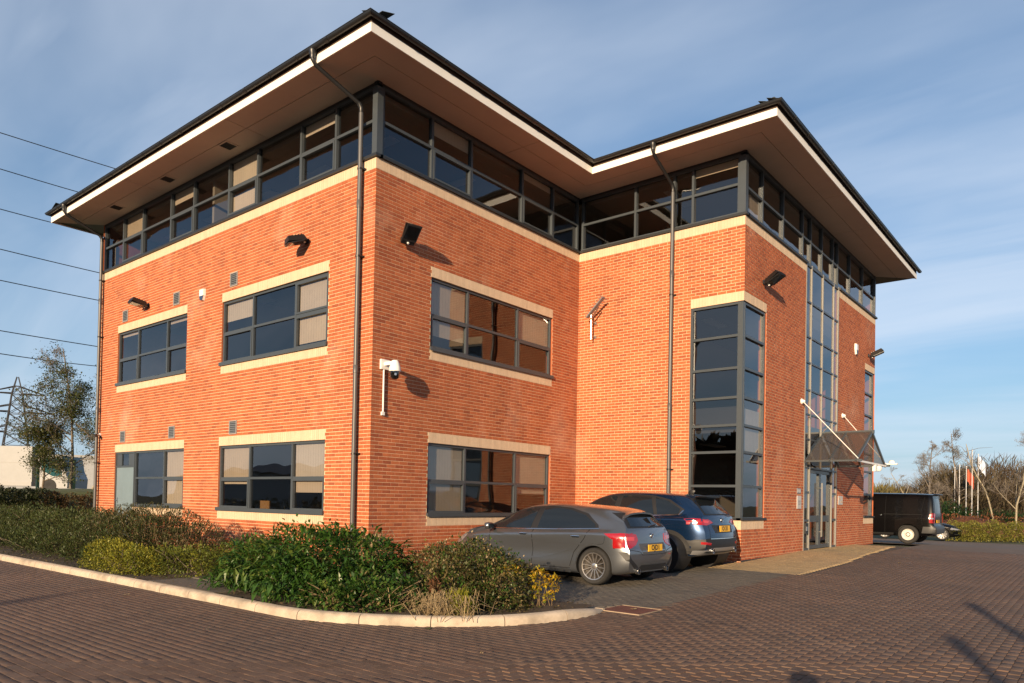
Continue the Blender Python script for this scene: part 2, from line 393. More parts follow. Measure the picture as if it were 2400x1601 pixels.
# blocks: stretcher bond, 200 x 100; rows turn where the road bends round the bed
def rows(x0, y0, x1, y1, alongx, joint=.004):
    o = []; L, W = .2, .1
    if alongx:
        j = 0; y = y0
        while y < y1:
            x = x0-(.1 if j % 2 else 0)
            while x < x1: o.append((x+L/2, y+W/2, L-joint, W-joint, 0)); x += L
            y += W; j += 1
    else:
        j = 0; x = x0
        while x < x1:
            y = y0-(.1 if j % 2 else 0)
            while y < y1: o.append((x+W/2, y+L/2, W-joint, L-joint, 1)); y += L
            x += W; j += 1
    return o
def kerbside(x, y):            # inside bed or under the kerb
    return inpoly(x, y, BED)
MAN = (5.90, -.80, 6.56, -.14)
zones = {'brown': [], 'grey': [], 'buff': []}
for c in rows(-13.9, -13.4, 6.9, -.75, True):
    zones['brown'].append(c)
for c in rows(6.9, -13.9, 14.8, -.75, False): zones['brown'].append(c)
for c in rows(6.4, -.75, 14.8, 15.9, False):
    if c[1] < 5.6 or c[0] > 6.7-.085*max(0, c[1]-8.5): zones['brown'].append(c)
for c in rows(.02, -.72, 6.4, 5.55, True): zones['grey'].append(c)
for c in rows(4.72, 5.55, 6.6, 16.9, True): zones['buff'].append(c)
TV = lambda lx, ly: np.array([(sx*lx/2, sy*ly/2, -.035) for sx, sy in ((-1, -1), (1, -1), (1, 1), (-1, 1))]+[(sx*lx/2, sy*ly/2, -.003) for sx, sy in ((-1, -1), (1, -1), (1, 1), (-1, 1))]+[(sx*(lx/2-.004), sy*(ly/2-.004), 0) for sx, sy in ((-1, -1), (1, -1), (1, 1), (-1, 1))])
TF = np.array([(0, 1, 5, 4), (1, 2, 6, 5), (2, 3, 7, 6), (3, 0, 4, 7), (4, 5, 9, 8), (5, 6, 10, 9), (6, 7, 11, 10), (7, 4, 8, 11), (8, 9, 10, 11)])
pav_mesh = []
for k in range(8):
    me = bpy.data.meshes.new('paver'); v = TV(.195, .095); me.from_pydata([tuple(q) for q in v], [], [tuple(q) for q in TF])
    a = me.attributes.new('rnd', 'FLOAT', 'FACE'); a.data.foreach_set('value', [k/7]*9); me.materials.append(PAVER); me.update(); pav_mesh.append(me)
big = []
for zn, m in (('brown', PAVER), ('grey', GPAVER), ('buff', BPAVER)):
    keep = []
    for (cx, cy, lx, ly, tn) in zones[zn]:
        if kerbside(cx, cy) or (MAN[0]-.04 < cx < MAN[2]+.04 and MAN[1]-.04 < cy < MAN[3]+.04): continue
        if zn == 'buff' and cx > 6.62-.085*max(0, cy-8.5): continue
        u, v, d = prj((cx, cy, gz(cy)))
        if d < 3.5 or d > 27 or u < -500 or u > 2900: continue
        keep.append((cx, cy, lx, ly, tn, d, u, v))
    if zn == 'brown':
        cand = sorted([q for q in keep if 20 < q[6] < 2380 and q[7] < 1592], key=lambda q: q[5])[:300]
        cs = set(cand)
        for q in cand:
            o = bpy.data.objects.new('paver', pav_mesh[rnd.randrange(8)]); COL.objects.link(o); o.parent = paving
            o.location = (q[0], q[1], gz(q[1])+rnd.gauss(0, .0012)); o.rotation_euler = (.02 if not q[4] else 0, 0 if not q[4] else 0, 0)
            if q[4]: o.rotation_euler = Euler((0, .02, math.pi/2))
        keep = [q for q in keep if q not in cs]
    K = np.array([q[:5] for q in keep]); n = len(K)
    S = TV(1, 1)
    V = np.repeat(S[None], n, 0)
    V[:, :8, 0] *= K[:, None, 2]; V[:, :8, 1] *= K[:, None, 3]
    sg = np.sign(S[8:, :2])
    V[:, 8:, 0] = sg[None, :, 0]*(K[:, None, 2]/2-.004); V[:, 8:, 1] = sg[None, :, 1]*(K[:, None, 3]/2-.004)
    V[:, :, 0] += K[:, None, 0]; V[:, :, 1] += K[:, None, 1]
    gy = -0.02*np.maximum(0, 11.5-V[:, :, 1])
    tilt = nrs.normal(0, .004, (n, 1))*(V[:, :, 0]-K[:, None, 0])+nrs.normal(0, .004, (n, 1))*(V[:, :, 1]-K[:, None, 1])
    V[:, :, 2] += gy+nrs.normal(0, .0008, (n, 1))+tilt
    F = (TF[None]+(np.arange(n)*12)[:, None, None]).reshape(-1, 4)
    npmesh({'brown': 'paver', 'grey': 'grey_paver', 'buff': 'buff_paver'}[zn], V.reshape(-1, 3), F, np.repeat(nrs.rand(n), 9), m, paving, 'stuff')

# kerb: separate stones along the line
kb = bpy.data.objects.new('kerb', None); COL.objects.link(kb); kb['kind'] = 'structure'; ORG['kerb'] = Vector((0, 0, 0))
line = [Vector((-38, -4, 0))]+[p for p in KO[1:]]
cum = [0]
for a, c in zip(line[:-1], line[1:]): cum.append(cum[-1]+(c-a).length)
def at(s):
    s = min(max(s, 0), cum[-1]-1e-4)
    for i in range(len(line)-1):
        if cum[i+1] >= s:
            t = (s-cum[i])/(cum[i+1]-cum[i]); p = line[i].lerp(line[i+1], t)
            a = line[max(i-1, 0)] if i > 1 else line[i]; d = (line[min(i+2, len(line)-1)]-a).normalized(); return p, Vector((-d.y, d.x, 0))
tot = cum[-1]; L = .915; ns = int(tot/L)
off = tot-ns*L
for k in range(ns):
    s0, s1 = off+k*L+.006, off+(k+1)*L-.006
    b = MB(); prof = [(0, -.12), (.0, .045), (.012, .082), (.04, .108), (.125, .115), (.125, -.12)]; m = 5
    for i in range(m+1):
        s = s0+(s1-s0)*i/m; p, nn = at(s); q = max(0, (s-(tot-1.0))/1.0)
        for (t, z) in prof:
            zz_ = z if z < 0 else z*(1-.75*q**1.6)
            b.v.append((p.x+nn.x*t, p.y+nn.y*t, gz(p.y)+zz_))
    npf = len(prof)
    for i in range(m):
        for j in range(npf-1): b.f.append((i*npf+j, (i+1)*npf+j, (i+1)*npf+j+1, i*npf+j+1)); b.m.append(0); b.r.append(0)
    b.f += [tuple(range(npf)), tuple(range(m*npf, (m+1)*npf))[::-1]]; b.m += [0, 0]; rr_ = rnd.random(); b.r = [rr_]*len(b.f)
    b.build('kerbstone', STONE, kb, smooth=True, sharp=50)
# thin edging between bed and parking bay
b = MB()
for i in range(6): b.box(.06+i*.99, -.79, gz(-.75)-.05, .06+i*.99+.98, -.745, gz(-.75)+.03)
b.build('edging_stone', STONE, kb)

# planting bed
b = MB(); st = .16; idx = {}
bx = np.arange(-40, 6.3, st); by = np.arange(-3.92, 0.01, st)
def bz(x, y): return gz(y)+.075+.02*math.sin(x*3.1+y*2)*math.sin(y*4.3-x)+rnd.uniform(-.012, .012)
INB = [(p.x, p.y) for p in KO]; 
for i, x in enumerate(bx):
    for j, y in enumerate(by):
        if inpoly(x, y, BED): idx[i, j] = len(b.v); b.v.append((x, y, bz(x, y)))
for (i, j) in list(idx):
    q = [(i, j), (i+1, j), (i+1, j+1), (i, j+1)]
    if all(k in idx for k in q): b.f.append(tuple(idx[k] for k in q)); b.m.append(0); b.r.append(0)
b.build('planting_bed', SOIL, kind='structure', smooth=True)
b = MB()
for i in range(3):
    for j in range(2):
        x0, y0 = -1.0+i*.71, -3.84+j*.71; b.box(x0, y0, gz(y0)-.02, x0+.7, y0+.7, gz(y0)+.112, 0, rnd.random())
b.build('path', GPAVER, kind='structure')

# manhole with recessed red paver infill
b = MB(); x0, y0, x1, y1 = MAN
t = thing('inspection_cover', 'square recessed inspection cover filled with red paving at the kerb end', 'manhole cover', (x0, y0, gz(y0)))
for q in ((x0, y0, x1, y0+.012), (x0, y1-.012, x1, y1), (x0, y0+.012, x0+.012, y1-.012), (x1-.012, y0+.012, x1, y1-.012)):
    b.box(q[0], q[1], gz(-.5)-.05, q[2], q[3], gz(-.5)+.006)
b.build('frame', mat('rusty_frame', (.34, .25, .17), .7, var=.3), t)
REDP = mat('red_cover_paver', (.13, .043, .028), .85, var=.25, vs=8, bump=.5)
for i in range(3):
    for j in range(6):
        b = MB(); xa = x0+.014+i*.2113; ya = y0+.014+j*.1057
        b.box(xa, ya, gz(-.5)-.04, xa+.209, ya+.1035, gz(-.5)+.001); b.build('paver', REDP, t)
# ------------------------------------------------------------------ office building
K_ = .075
XL, L2, L3, L24 = -13.07, 7.241, 4.703, 19.43
ZS, OH = 9.649, 1.113
bld = thing('office_building', 'three storey L shaped orange red brick office block with wide white edged eaves', 'building', (-4, 8, 0))
class Fac:
    def __init__(s, p0, u, n, L): s.p, s.u, s.n, s.L = Vector(p0), Vector(u), Vector(n), L
    def pt(s, u, z, d): q = s.p+s.u*u+s.n*d; return Vector((q.x, q.y, z))
    def box(s, b, u0, u1, z0, z1, d0, d1, mi=0, r=0.):
        a, c = s.pt(u0, z0, d0), s.pt(u1, z1, d1); b.box(a.x, a.y, a.z, c.x, c.y, c.z, mi, r)
    def quad(s, b, u0, u1, z0, z1, d, mi=0, r=0.):
        fl = s.u.cross(Vector((0, 0, 1))).dot(s.n) < 0
        b.add([s.pt(u0, z0, d), s.pt(u1, z0, d), s.pt(u1, z1, d), s.pt(u0, z1, d)], [(3, 2, 1, 0) if fl else (0, 1, 2, 3)], mi, r)
F1 = Fac((0, 0, 0), (-1, 0, 0), (0, -1, 0), 13.07)
F2 = Fac((0, 0, 0), (0, 1, 0), (1, 0, 0), L2)
F3 = Fac((L3, L2, 0), (-1, 0, 0), (0, -1, 0), L3)
F4 = Fac((L3, L2, 0), (0, 1, 0), (1, 0, 0), L24-L2)
W1, W2, WM = (7.58, 11.83), (1.48, 5.81), (1.60, 6.055)
CW = (4.44, 7.60)                    # entrance curtain wall, from u on F4
C1, C2, FW = 1.357, 1.44, 10.84      # corner window widths, far corner window start
holes = {
 'F1': [(*W1, 12, 33), (*W2, 12, 33), (*W1, 60, 81), (*W2, 60, 81)],
 'F2': [(*WM, 12, 33), (*WM, 60, 81)],
 'F3': [(0, C1, 12, 81)],
 'F4': [(0, C2, 12, 81), (CW[0], CW[1], -6, 108), (FW, F4.L, 12, 81)]}
cream = {
 'F1': [(*W1, 9, 12), (*W2, 9, 12), (*W1, 33, 36), (*W2, 33, 36), (*W1, 57, 60), (*W2, 57, 60), (*W1, 81, 84), (*W2, 81, 84)],
 'F2': [(*WM, 9, 12), (*WM, 33, 36), (*WM, 57, 60), (*WM, 81, 84)],
 'F3': [(0, C1, 9, 12), (0, C1, 81, 84)],
 'F4': [(0, C2, 9, 12), (0, C2, 81, 84), (FW, F4.L, 9, 12), (FW, F4.L, 81, 84)]}
DOOR = (10.56, 11.83)                # service door on F1, reaches the ground
holes['F1'].append((DOOR[0], DOOR[1], -6, 12)); cream['F1'] = [c if c[2] != 9 or c[0] != W1[0] else (W1[0], DOOR[0], 9, 12) for c in cream['F1']]
KB, KT = -5, 105
wb = MB(); bricks = []
for nm, F in (('F1', F1), ('F2', F2), ('F3', F3), ('F4', F4)):
    H = holes[nm]+cream[nm]
    us = sorted(set([0, F.L]+[h[0] for h in H]+[h[1] for h in H])); ks = sorted(set([KB, KT, 108]+[h[2] for h in H if h[2] > KB]+[h[3] for h in H]))
    for i in range(len(us)-1):
        for j in range(len(ks)-1):
            um, km = (us[i]+us[i+1])/2, (ks[j]+ks[j+1])/2
            if any(h[0] < um < h[1] and h[2] < km < h[3] for h in holes[nm]): continue
            F.quad(wb, us[i], us[i+1], ks[j]*K_, ks[j+1]*K_, -.006, 0)
    for (u0, u1, k0, k1) in holes[nm]:         # reveals
        z0, z1 = max(k0, KB)*K_, k1*K_
        for u in (u0, u1):
            if 0 < u < F.L: wb.add([F.pt(u, z0, -.006), F.pt(u, z0, -.2), F.pt(u, z1, -.2), F.pt(u, z1, -.006)], [(0, 1, 2, 3)], 1, .5)
        wb.add([F.pt(u0, z1, -.006), F.pt(u1, z1, -.006), F.pt(u1, z1, -.2), F.pt(u0, z1, -.2)], [(0, 1, 2, 3)], 2, .5)
        if k0 > 0: wb.add([F.pt(u0, z0, -.006), F.pt(u1, z0, -.006), F.pt(u1, z0, -.2), F.pt(u0, z0, -.2)], [(0, 1, 2, 3)], 2, .5)
    for k in range(KB, KT):                    # courses
        z0, z1 = k*K_+.005, (k+1)*K_-.005
        cut = sorted([(h[0], h[1]) for h in H if h[2] <= k < h[3]])
        free = []; a = 0
        for c0, c1 in cut:
            if c0 > a: free.append((a, c0))
            a = max(a, c1)
        if a < F.L: free.append((a, F.L))
        flip = (k % 2 == 0) == (nm in ('F1', 'F3'))
        for (a, c) in free:
            st0 = 0 if flip else -.1125
            n0 = int(math.floor((a-st0)/.225))
            u = st0+n0*.225
            while u < c:
                p0, p1 = max(u, a), min(u+.215, c)
                if u < 0: p0 = 0
                if p1-p0 > .03:
                    bricks.append((nm, p0+(.004 if p0 == a and a > 0 else 0), p1, z0, z1))
                u += .225
# back and north-west faces, unseen from the car park
wb.add([(L3, L24, -.3), (XL, L24, -.3), (XL, L24, ZS), (L3, L24, ZS)], [(0, 1, 2, 3)], 1, .4)
wb.add([(XL, L24, -.3), (XL, 0, -.3), (XL, 0, ZS), (XL, L24, ZS)], [(0, 1, 2, 3)], 1, .4)
wall = wb.build('wall', [MORTAR, BRICK, CREAMJ], bld)
FX = dict(F1=F1, F2=F2, F3=F3, F4=F4)
cand = []
for i, (nm, u0, u1, z0, z1) in enumerate(bricks):
    if abs(u1-u0-.215) < .002 and z0 > .62:
        F = FX[nm]; a, c = prj(F.pt(u0, z0, 0)), prj(F.pt(u1, z1, 0)); cand.append((-abs(a[0]-c[0])*abs(prj(F.pt(u0, z1, 0))[1]-a[1]), i))
cand = set(i for _, i in sorted(cand)[:300])
def bm5(b, F, u0, u1, z0, z1, r, d=0.):
    b.add([F.pt(u0, z0, -.007), F.pt(u1, z0, -.007), F.pt(u1, z1, -.007), F.pt(u0, z1, -.007), F.pt(u0+.0015, z0+.0015, d), F.pt(u1-.0015, z0+.0015, d), F.pt(u1-.0015, z1-.0015, d), F.pt(u0+.0015, z1-.0015, d)],
          [(4, 5, 6, 7), (0, 1, 5, 4), (1, 2, 6, 5), (2, 3, 7, 6), (3, 0, 4, 7)], 0, r)
bmesh_ = []
FL = Fac((.1075, 0, -.0325), (-1, 0, 0), (0, -1, 0), 1)
for k in range(8):
    b = MB(); FL.p = Vector((.1075, 0, 0)); bm5(b, FL, 0, .215, -.0325, .0325, k/7); bmesh_.append(b.mesh('brick', BRICK))
sb = MB()
for i, (nm, u0, u1, z0, z1) in enumerate(bricks):
    F = FX[nm]; r = rnd.random()**1.0
    if i in cand:
        o = bpy.data.objects.new('brick', bmesh_[rnd.randrange(8)]); COL.objects.link(o); o.parent = wall
        c = F.pt((u0+u1)/2, (z0+z1)/2, rnd.uniform(-.001, .001)); o.location = c-ORG['office_building']
        if nm in ('F2', 'F4'): o.rotation_euler = (0, 0, math.pi/2)
    else: bm5(sb, F, u0, u1, z0, z1, r, rnd.uniform(-.001, .001))
sb.build('brick', BRICK, wall, kind='stuff')
def soldier(F, u0, u1, z0, z1, name):
    b = MB(); F.quad(b, u0, u1, z0, z1, -.003, 1)
    n = max(1, round((u1-u0)/.075)); wd = (u1-u0)/n
    for i in range(n):
        F.box(b, u0+i*wd+.003, u0+(i+1)*wd-.003, z0+.003, z1-.003, -.006, .001+rnd.uniform(-.0008, .0008), 0, rnd.random())
    return b.build(name, [CREAM, CREAMJ], bld)
for nm in FX:
    for (u0, u1, k0, k1) in cream[nm]: soldier(FX[nm], u0, u1, k0*K_, k1*K_, 'window_sill_course' if k0 in (9, 57) else 'lintel')
for F, a, c in ((F1, 0, F1.L), (F2, 0, F2.L), (F3, 0, F3.L), (F4, 0, CW[0]), (F4, CW[1], F4.L)): soldier(F, a, c, 105*K_, 108*K_, 'cream_band')
# dark damp-proof plinth line at the foot of the entrance wall
b = MB(); F4.box(b, 0.02, CW[0], -.22, -.045, 0, .012); F4.box(b, CW[1], F4.L, -.25, -.06, 0, .012); b.build('plinth_strip', DGREY, bld)

# ---- windows
def pane(F, w_, u0, u1, z0, z1, d=-.075, m=None, name='pane'):
    b = MB(); F.quad(b, u0, u1, z0, z1, d); return b.build(name, m or GLASS, w_)
def blind(F, w_, u0, u1, z0, z1, d=-.13):
    b = MB(); n = max(2, int((u1-u0)/.089)); rb_ = rnd.random()
    s = (u1-u0)/n
    for i in range(n):
        b.add([F.pt(u0+i*s, z0, d), F.pt(u0+(i+1)*s+.002, z0, d-.003), F.pt(u0+(i+1)*s+.002, z1, d-.003), F.pt(u0+i*s, z1, d)], [(0, 1, 2, 3)], 0, rb_)
    return b.build('blind', BLIND, w_)
def win(F, u0, u1, z0, z1, cols, rows_, case=(), blinds=(), sill=True, name='window', fr=.055, solid=(), proj=.0):
    """frame bars with a pane in each cell; case = cells with an opening sash; blinds = (col,row,from,to) share of cell height covered from the top"""
    b = MB(); U = [u0]+list(cols)+[u1]; Z = [z0]+list(rows_)+[z1]; D0, D1 = -.12, -.045+proj
    for i, u in enumerate(U):
        a = u if i == 0 else (u-fr if i == len(U)-1 else u-fr/2); F.box(b, a, a+fr, z0, z1, D0, D1)
    for i in range(len(U)-1):
        a = U[i]+(fr if i == 0 else fr/2); c = U[i+1]-(fr if i == len(U)-2 else fr/2)
        for j, z in enumerate(Z):
            e = z if j == 0 else (z-fr if j == len(Z)-1 else z-fr/2); F.box(b, a, c, e, e+fr, D0, D1-.004)
        for j in range(len(Z)-1):
            if (i, j) in case:
                e = Z[j]+(fr if j == 0 else fr/2); g = Z[j+1]-(fr if j == len(Z)-2 else fr/2); q = .042
                F.box(b, a, a+q, e, g, -.10, D1+.012); F.box(b, c-q, c, e, g, -.10, D1+.012); F.box(b, a+q, c-q, e, e+q, -.10, D1+.011); F.box(b, a+q, c-q, g-q, g, -.10, D1+.011)
    w_ = b.build(name, GREY, bld)
    for i in range(len(U)-1):
        for j in range(len(Z)-1):
            if (i, j) in solid: continue
            pane(F, w_, U[i]+fr*.4, U[i+1]-fr*.4, Z[j]+fr*.4, Z[j+1]-fr*.4, -.085+rnd.uniform(-.004, .004))
    for (i, j, t0, t1) in blinds:
        zz1 = Z[j+1]-(Z[j+1]-Z[j])*t0; zz0 = Z[j+1]-(Z[j+1]-Z[j])*t1; blind(F, w_, U[i]+.03, U[i+1]-.03, zz0, zz1)
    if sill:
        b = MB(); F.box(b, u0-.02, u1+.02, z0-.004, z0+.055, -.05, .05); F.box(b, u0-.02, u1+.02, z0-.03, z0-.004, .03, .05)
        b.build('sill', GREY, w_)
    return w_
zl0, zl1, zu0, zu1 = .9, 2.475, 4.5, 6.075
c2, c1, cm = (2.73, 4.46), (8.78, 10.54), (2.83, 4.66)
# facade facing the road: u grows to the left, so column 0 is the right-hand one
win(F1, *W2, zu0, zu1, c2, (5.29,), case=((0, 0), (0, 1), (2, 0)), blinds=((0, 0, .0, .8), (0, 1, 0, 1), (2, 1, 0, .62)))
win(F1, *W1, zu0, zu1, c1, (5.27,), case=((0, 0), (2, 0)), blinds=((0, 1, 0, .16), (2, 1, 0, .16)))
win(F1, *W2, zl0, zl1, c2, (1.67,), case=((0, 0), (2, 0)), blinds=((0, 1, 0, 1), (0, 0, 0, .42), (2, 1, 0, 1), (2, 0, 0, .18)))
win(F1, W1[0], DOOR[0], zl0, zl1, (8.78,), (1.70,), case=((0, 0),), blinds=((0, 0, 0, 1), (0, 1, 0, 1)))
# service door beside that window
b = MB(); du0, du1 = DOOR
F1.box(b, du0, du0+.05, -.3, zl1, -.12, -.03); F1.box(b, du1-.05, du1, -.3, zl1, -.12, -.03); F1.box(b, du0+.05, du1-.05, zl1-.05, zl1, -.12, -.032); F1.box(b, du0+.05, du1-.05, 2.02, 2.07, -.12, -.032)
dr = b.build('service_door', GREY, bld)
b = MB(); F1.box(b, du0+.055, du1-.055, -.05, 2.015, -.10, -.05); b.build('door_leaf', DOORP, dr)
for a, c in ((du0+.055, du0+.4), (du1-.4, du1-.055)):
    b = MB(); F1.box(b, a, c, 2.075, zl1-.055, -.10, -.045); b.build('top_panel', GREY, dr)
pane(F1, dr, du0+.4, du1-.4, 2.075, zl1-.055, -.07)
b = MB(); F1.box(b, du1-.19, du1-.15, .95, 1.12, -.05, -.035); F1.box(b, du1-.19, du1-.08, 1.03, 1.06, -.035, .01); b.build('handle', STEEL, dr)
# facade turning into the courtyard
win(F2, *WM, zu0, zu1, cm, (5.27,), case=((0, 0), (2, 0)), blinds=((0, 1, 0, 1), (0, 0, 0, .55), (2, 1, 0, 1)))
win(F2, *WM, zl0, zl1, cm, (1.66,), case=((0, 0), (2, 0)), blinds=((0, 1, 0, 1), (0, 0, 0, 1), (2, 1, 0, 1), (2, 0, .0, .3)))
# tall corner windows
rowz = (1.70, 2.51, 3.15, 3.81, 4.51, 5.28)
def cwin(FA, ua, FB, ub, name):
    win(FA, .10, ua, zl0, zu1, (), rowz, sill=False, name=name, fr=.06, blinds=(), proj=.02)
    w_ = win(FB, .10, ub, zl0, zu1, (), rowz, sill=False, name=name, fr=.06, blinds=((0, 3, .35, 1), (0, 2, 0, 1)), proj=.02)
    return w_
w_ = cwin(F3, C1, F4, C2, 'corner_window')
b = MB(); b.box(L3-.105, L2+.03, zl0, L3-.03, L2+.105, zu1); b.build('corner_post', GREY, w_)
b = MB(); F3.box(b, 0, C1+.02, zl0-.004, zl0+.045, -.1, .05); F4.box(b, -.05, C2+.06, zl0-.004, zl0+.045, -.1, .05); b.build('sill', DGREY, w_)
w_ = win(F4, FW, F4.L-.10, zl0, zu1, (), rowz, sill=False, name='corner_window', fr=.06, proj=.02)
b = MB(); b.box(L3-.105, L24-.105, zl0, L3-.03, L24-.03, zu1); b.build('corner_post', GREY, w_)
b = MB(); F4.box(b, FW-.02, F4.L+.04, zl0-.004, zl0+.045, -.1, .05); b.build('sill', DGREY, w_)

# ---- clerestory strips under the eaves
zc0, zc1, zt = 8.16, 9.60, 8.89
def cler(F, u0, u1, cols, bl, zt_=zt, case=()):
    w_ = win(F, u0, u1, zc0, zc1, cols, (zt_,), sill=False, name='clerestory_window', fr=.06, case=case, blinds=bl, proj=.02)
    b = MB(); F.box(b, u0-.03 if u0 > .2 else 0, min(u1+.1, F.L), zc1, ZS, -.12, -.02); b.build('head_flashing', DGREY, w_)
    return w_
ws = cler(F1, .08, F1.L-.04, (1.38, 2.64, 4.39, 5.68, 7.44, 8.71, 10.41, 11.70), ((1, 1, 0, .4), (3, 1, 0, 1), (3, 0, .25, 1), (5, 1, 0, .5), (7, 1, 0, 1)), case=((1, 0), (3, 0), (5, 0), (7, 0)))
b = MB(); b.box(-.15, -.001, zc0, .001, .15, ZS-.1); b.build('corner_post', GREY, ws)
cler(F2, .151, F2.L-.02, (1.58, 2.84, 4.73, 6.04), ((1, 1, 0, .5), (3, 1, 0, .3)), case=((1, 0), (3, 0)))
cler(F3, .151, F3.L-.04, (1.36, 1.87, 2.98), ((0, 1, 0, .35),))
ws = cler(F4, .151, F4.L-.08, (1.17, 2.64, 4.22, 4.92, 5.97, 7.07, 7.57, 8.96, 10.53), ((0, 0, 0, .7),), zt_=8.83)
b = MB(); b.box(L3-.15, L2-.001, zc0, L3+.001, L2+.15, ZS-.1); b.build('corner_post', GREY, ws)
b = MB(); b.box(L3-.06, L24-.08, zc0, L3-.001, L24-.001, ZS); b.build('corner_post', GREY, ws)
for F, a, c in ((F1, -.06, F1.L+.03), (F2, .0605, F2.L-.06), (F3, -.06, F3.L-.0605), (F4, .0605, CW[0]), (F4, CW[1], F4.L+.06)):
    b = MB(); F.box(b, a, c, 8.1012, 8.158, -.12, .06); b.build('sill_flashing', DGREY, bld)

# ---- entrance curtain wall with door
u0, u1 = CW; cols = (4.92, 5.97, 7.07)
b = MB(); zr = (2.35, 3.16, 3.87, 4.57, 5.35, 6.08, 7.08); ztop = 8.158
mu_ = []; tr_ = []
for u in (u0, *cols, u1-.06): vb = MB(); mu_.append(vb); F4.box(vb, u, u+.06, -.02 if u in (u0, cols[0], cols[2], u1-.06) else 2.35, ztop, -.028, .014)
for z in zr+(ztop-.05,):
    q = [u0, *cols, u1-.06]
    if z != zr[0]: b2 = MB()
    else: b2 = b
    F4.box(b2, q[0]+.06, q[-1], z-.025, z+.025, -.028, .008)
    if z != zr[0]: tr_.append(b2)
for a, c in ((u0, cols[0]), (cols[2], u1-.06)):
    for z in (0.0, .82, 1.62): b2 = MB(); F4.box(b2, a+.06, c, z, z+.06, -.028, .006); tr_.append(b2)
cwl = b.build('curtain_wall', GREY, bld)
for vb in mu_: vb.build('mullion', MULL, cwl)
for b2 in tr_: b2.build('transom', GREY, cwl)
q = [u0, *cols, u1-.06]; Z = list(zr)+[ztop]
for a, c in zip(q[:-1], q[1:]):
    for z0, z1 in zip(Z[:-1], Z[1:]): pane(F4, cwl, a+.05, c+.01, z0, z1, -.02)
for a, c in ((u0, cols[0]), (cols[2], u1-.06)):
    for z0, z1 in ((.03, .85), (.85, 1.65), (1.65, 2.35)): pane(F4, cwl, a+.05, c+.01, z0, z1, -.02)
da, dc = cols[0]+.065, cols[2]-.005
dmid = (da+dc)/2
for a, c, hd in ((da, dmid-.004, 1), (dmid+.004, dc, 0)):
    b = MB(); s = .085
    F4.box(b, a, a+s, .02, 2.31, -.11, -.03); F4.box(b, c-s, c, .02, 2.31, -.11, -.03)
    for z0, z1 in ((.02, .12), (.80, .98), (2.22, 2.31)): F4.box(b, a+s, c-s, z0, z1, -.11, -.032)
    dd = b.build('entrance_door', GREY, bld)
    pane(F4, dd, a+s-.01, c-s+.01, .11, .81, -.07); pane(F4, dd, a+s-.01, c-s+.01, .97, 2.23, -.07)
    b = MB(); hu = c-.04 if hd else a+.04; b.tube([F4.pt(hu, .35, .03), F4.pt(hu, 1.95, .03)], .009, 8); b.tube([F4.pt(hu, .5, -.03), F4.pt(hu, .5, .03)], .01, 6); b.tube([F4.pt(hu, 1.8, -.03), F4.pt(hu, 1.8, .03)], .01, 6)
    b.build('pull_handle', MULL, dd)
# entry control panel
b = MB(); F4.box(b, u0-.0, u0+.26, .48, .78, .031, .07); pn = b.build('entry_panel', DGREY, bld)
b = MB(); F4.box(b, u0+.06, u0+.20, .56, .68, .071, .076); b.build('keypad', STEEL, pn)

# ---- inside: floors, ceiling and back walls so that the glass has rooms behind it
b = MB()
T = [(XL+.25, .25, -.25, L24-.25), (-.25, L2+.25, L3-.25, L24-.25)]
for (x0, y0, x1, y1) in T:
    for z0, z1 in ((-.2, .02), (3.0, 3.62), (6.6, 7.22)): b.box(x0, y0, z0, x1, y1, z1, 1)
    b.box(x0, y0, 9.5, x1, y1, 9.6, 0)
b.box(XL+.26, 6.2, .03, -3.2, 6.35, 9.49, 0); b.box(-3.35, 6.35, .03, -3.2, L24-.3, 9.49, 0); b.box(-3.2, 15.6, .03, 1.0, 15.75, 9.49, 0); b.box(-6.9, .26, .03, -6.8, 6.2, 9.49, 0)
b.box(1.0, 10.2, .03, 1.15, 15.6, 9.49, 0)
inter = b.build('interior', [INWALL, INDARK], bld)
b = MB()
for (x, y, z) in ((-5.2, .9, .03), (-2.2, 1.0, .03), (-9.0, 1.0, .03), (-1.2, 3.5, .03), (-1.2, 3.6, 3.63), (-4.6, .9, 3.63), (-2.4, 1.2, 3.63), (-10, 1.2, 3.63), (-1.4, 5.2, .03), (-4, 1.2, 7.23), (-9, 1.2, 7.23), (2.0, 8.6, 3.63), (2.6, 8.4, 7.23)):
    b.box(x-.7, y-.3, z+.7, x+.7, y+.4, z+.74); b.box(x-.68, y-.28, z, x-.62, y+.38, z+.7); b.box(x+.62, y-.28, z, x+.68, y+.38, z+.7); b.box(x-.3, y+.1, z+.74, x+.1, y+.13, z+1.1)
b.build('desk', INWOOD, inter)
CL = mat('ceiling_white', (.6, .58, .54), .8)
b = MB()
for z in (2.995, 6.595, 9.495):
    for x in np.arange(-11.5, 0, 2.4):
        for y in (1.6, 4.2): b.box(x-.6, y-.15, z-.03, x+.6, y+.15, z)
    for y in np.arange(8.5, 18, 2.4): b.box(2.2, y-.6, z-.03, 2.5, y+.6, z)
b.build('ceiling_fitting', CL, inter, kind='stuff')

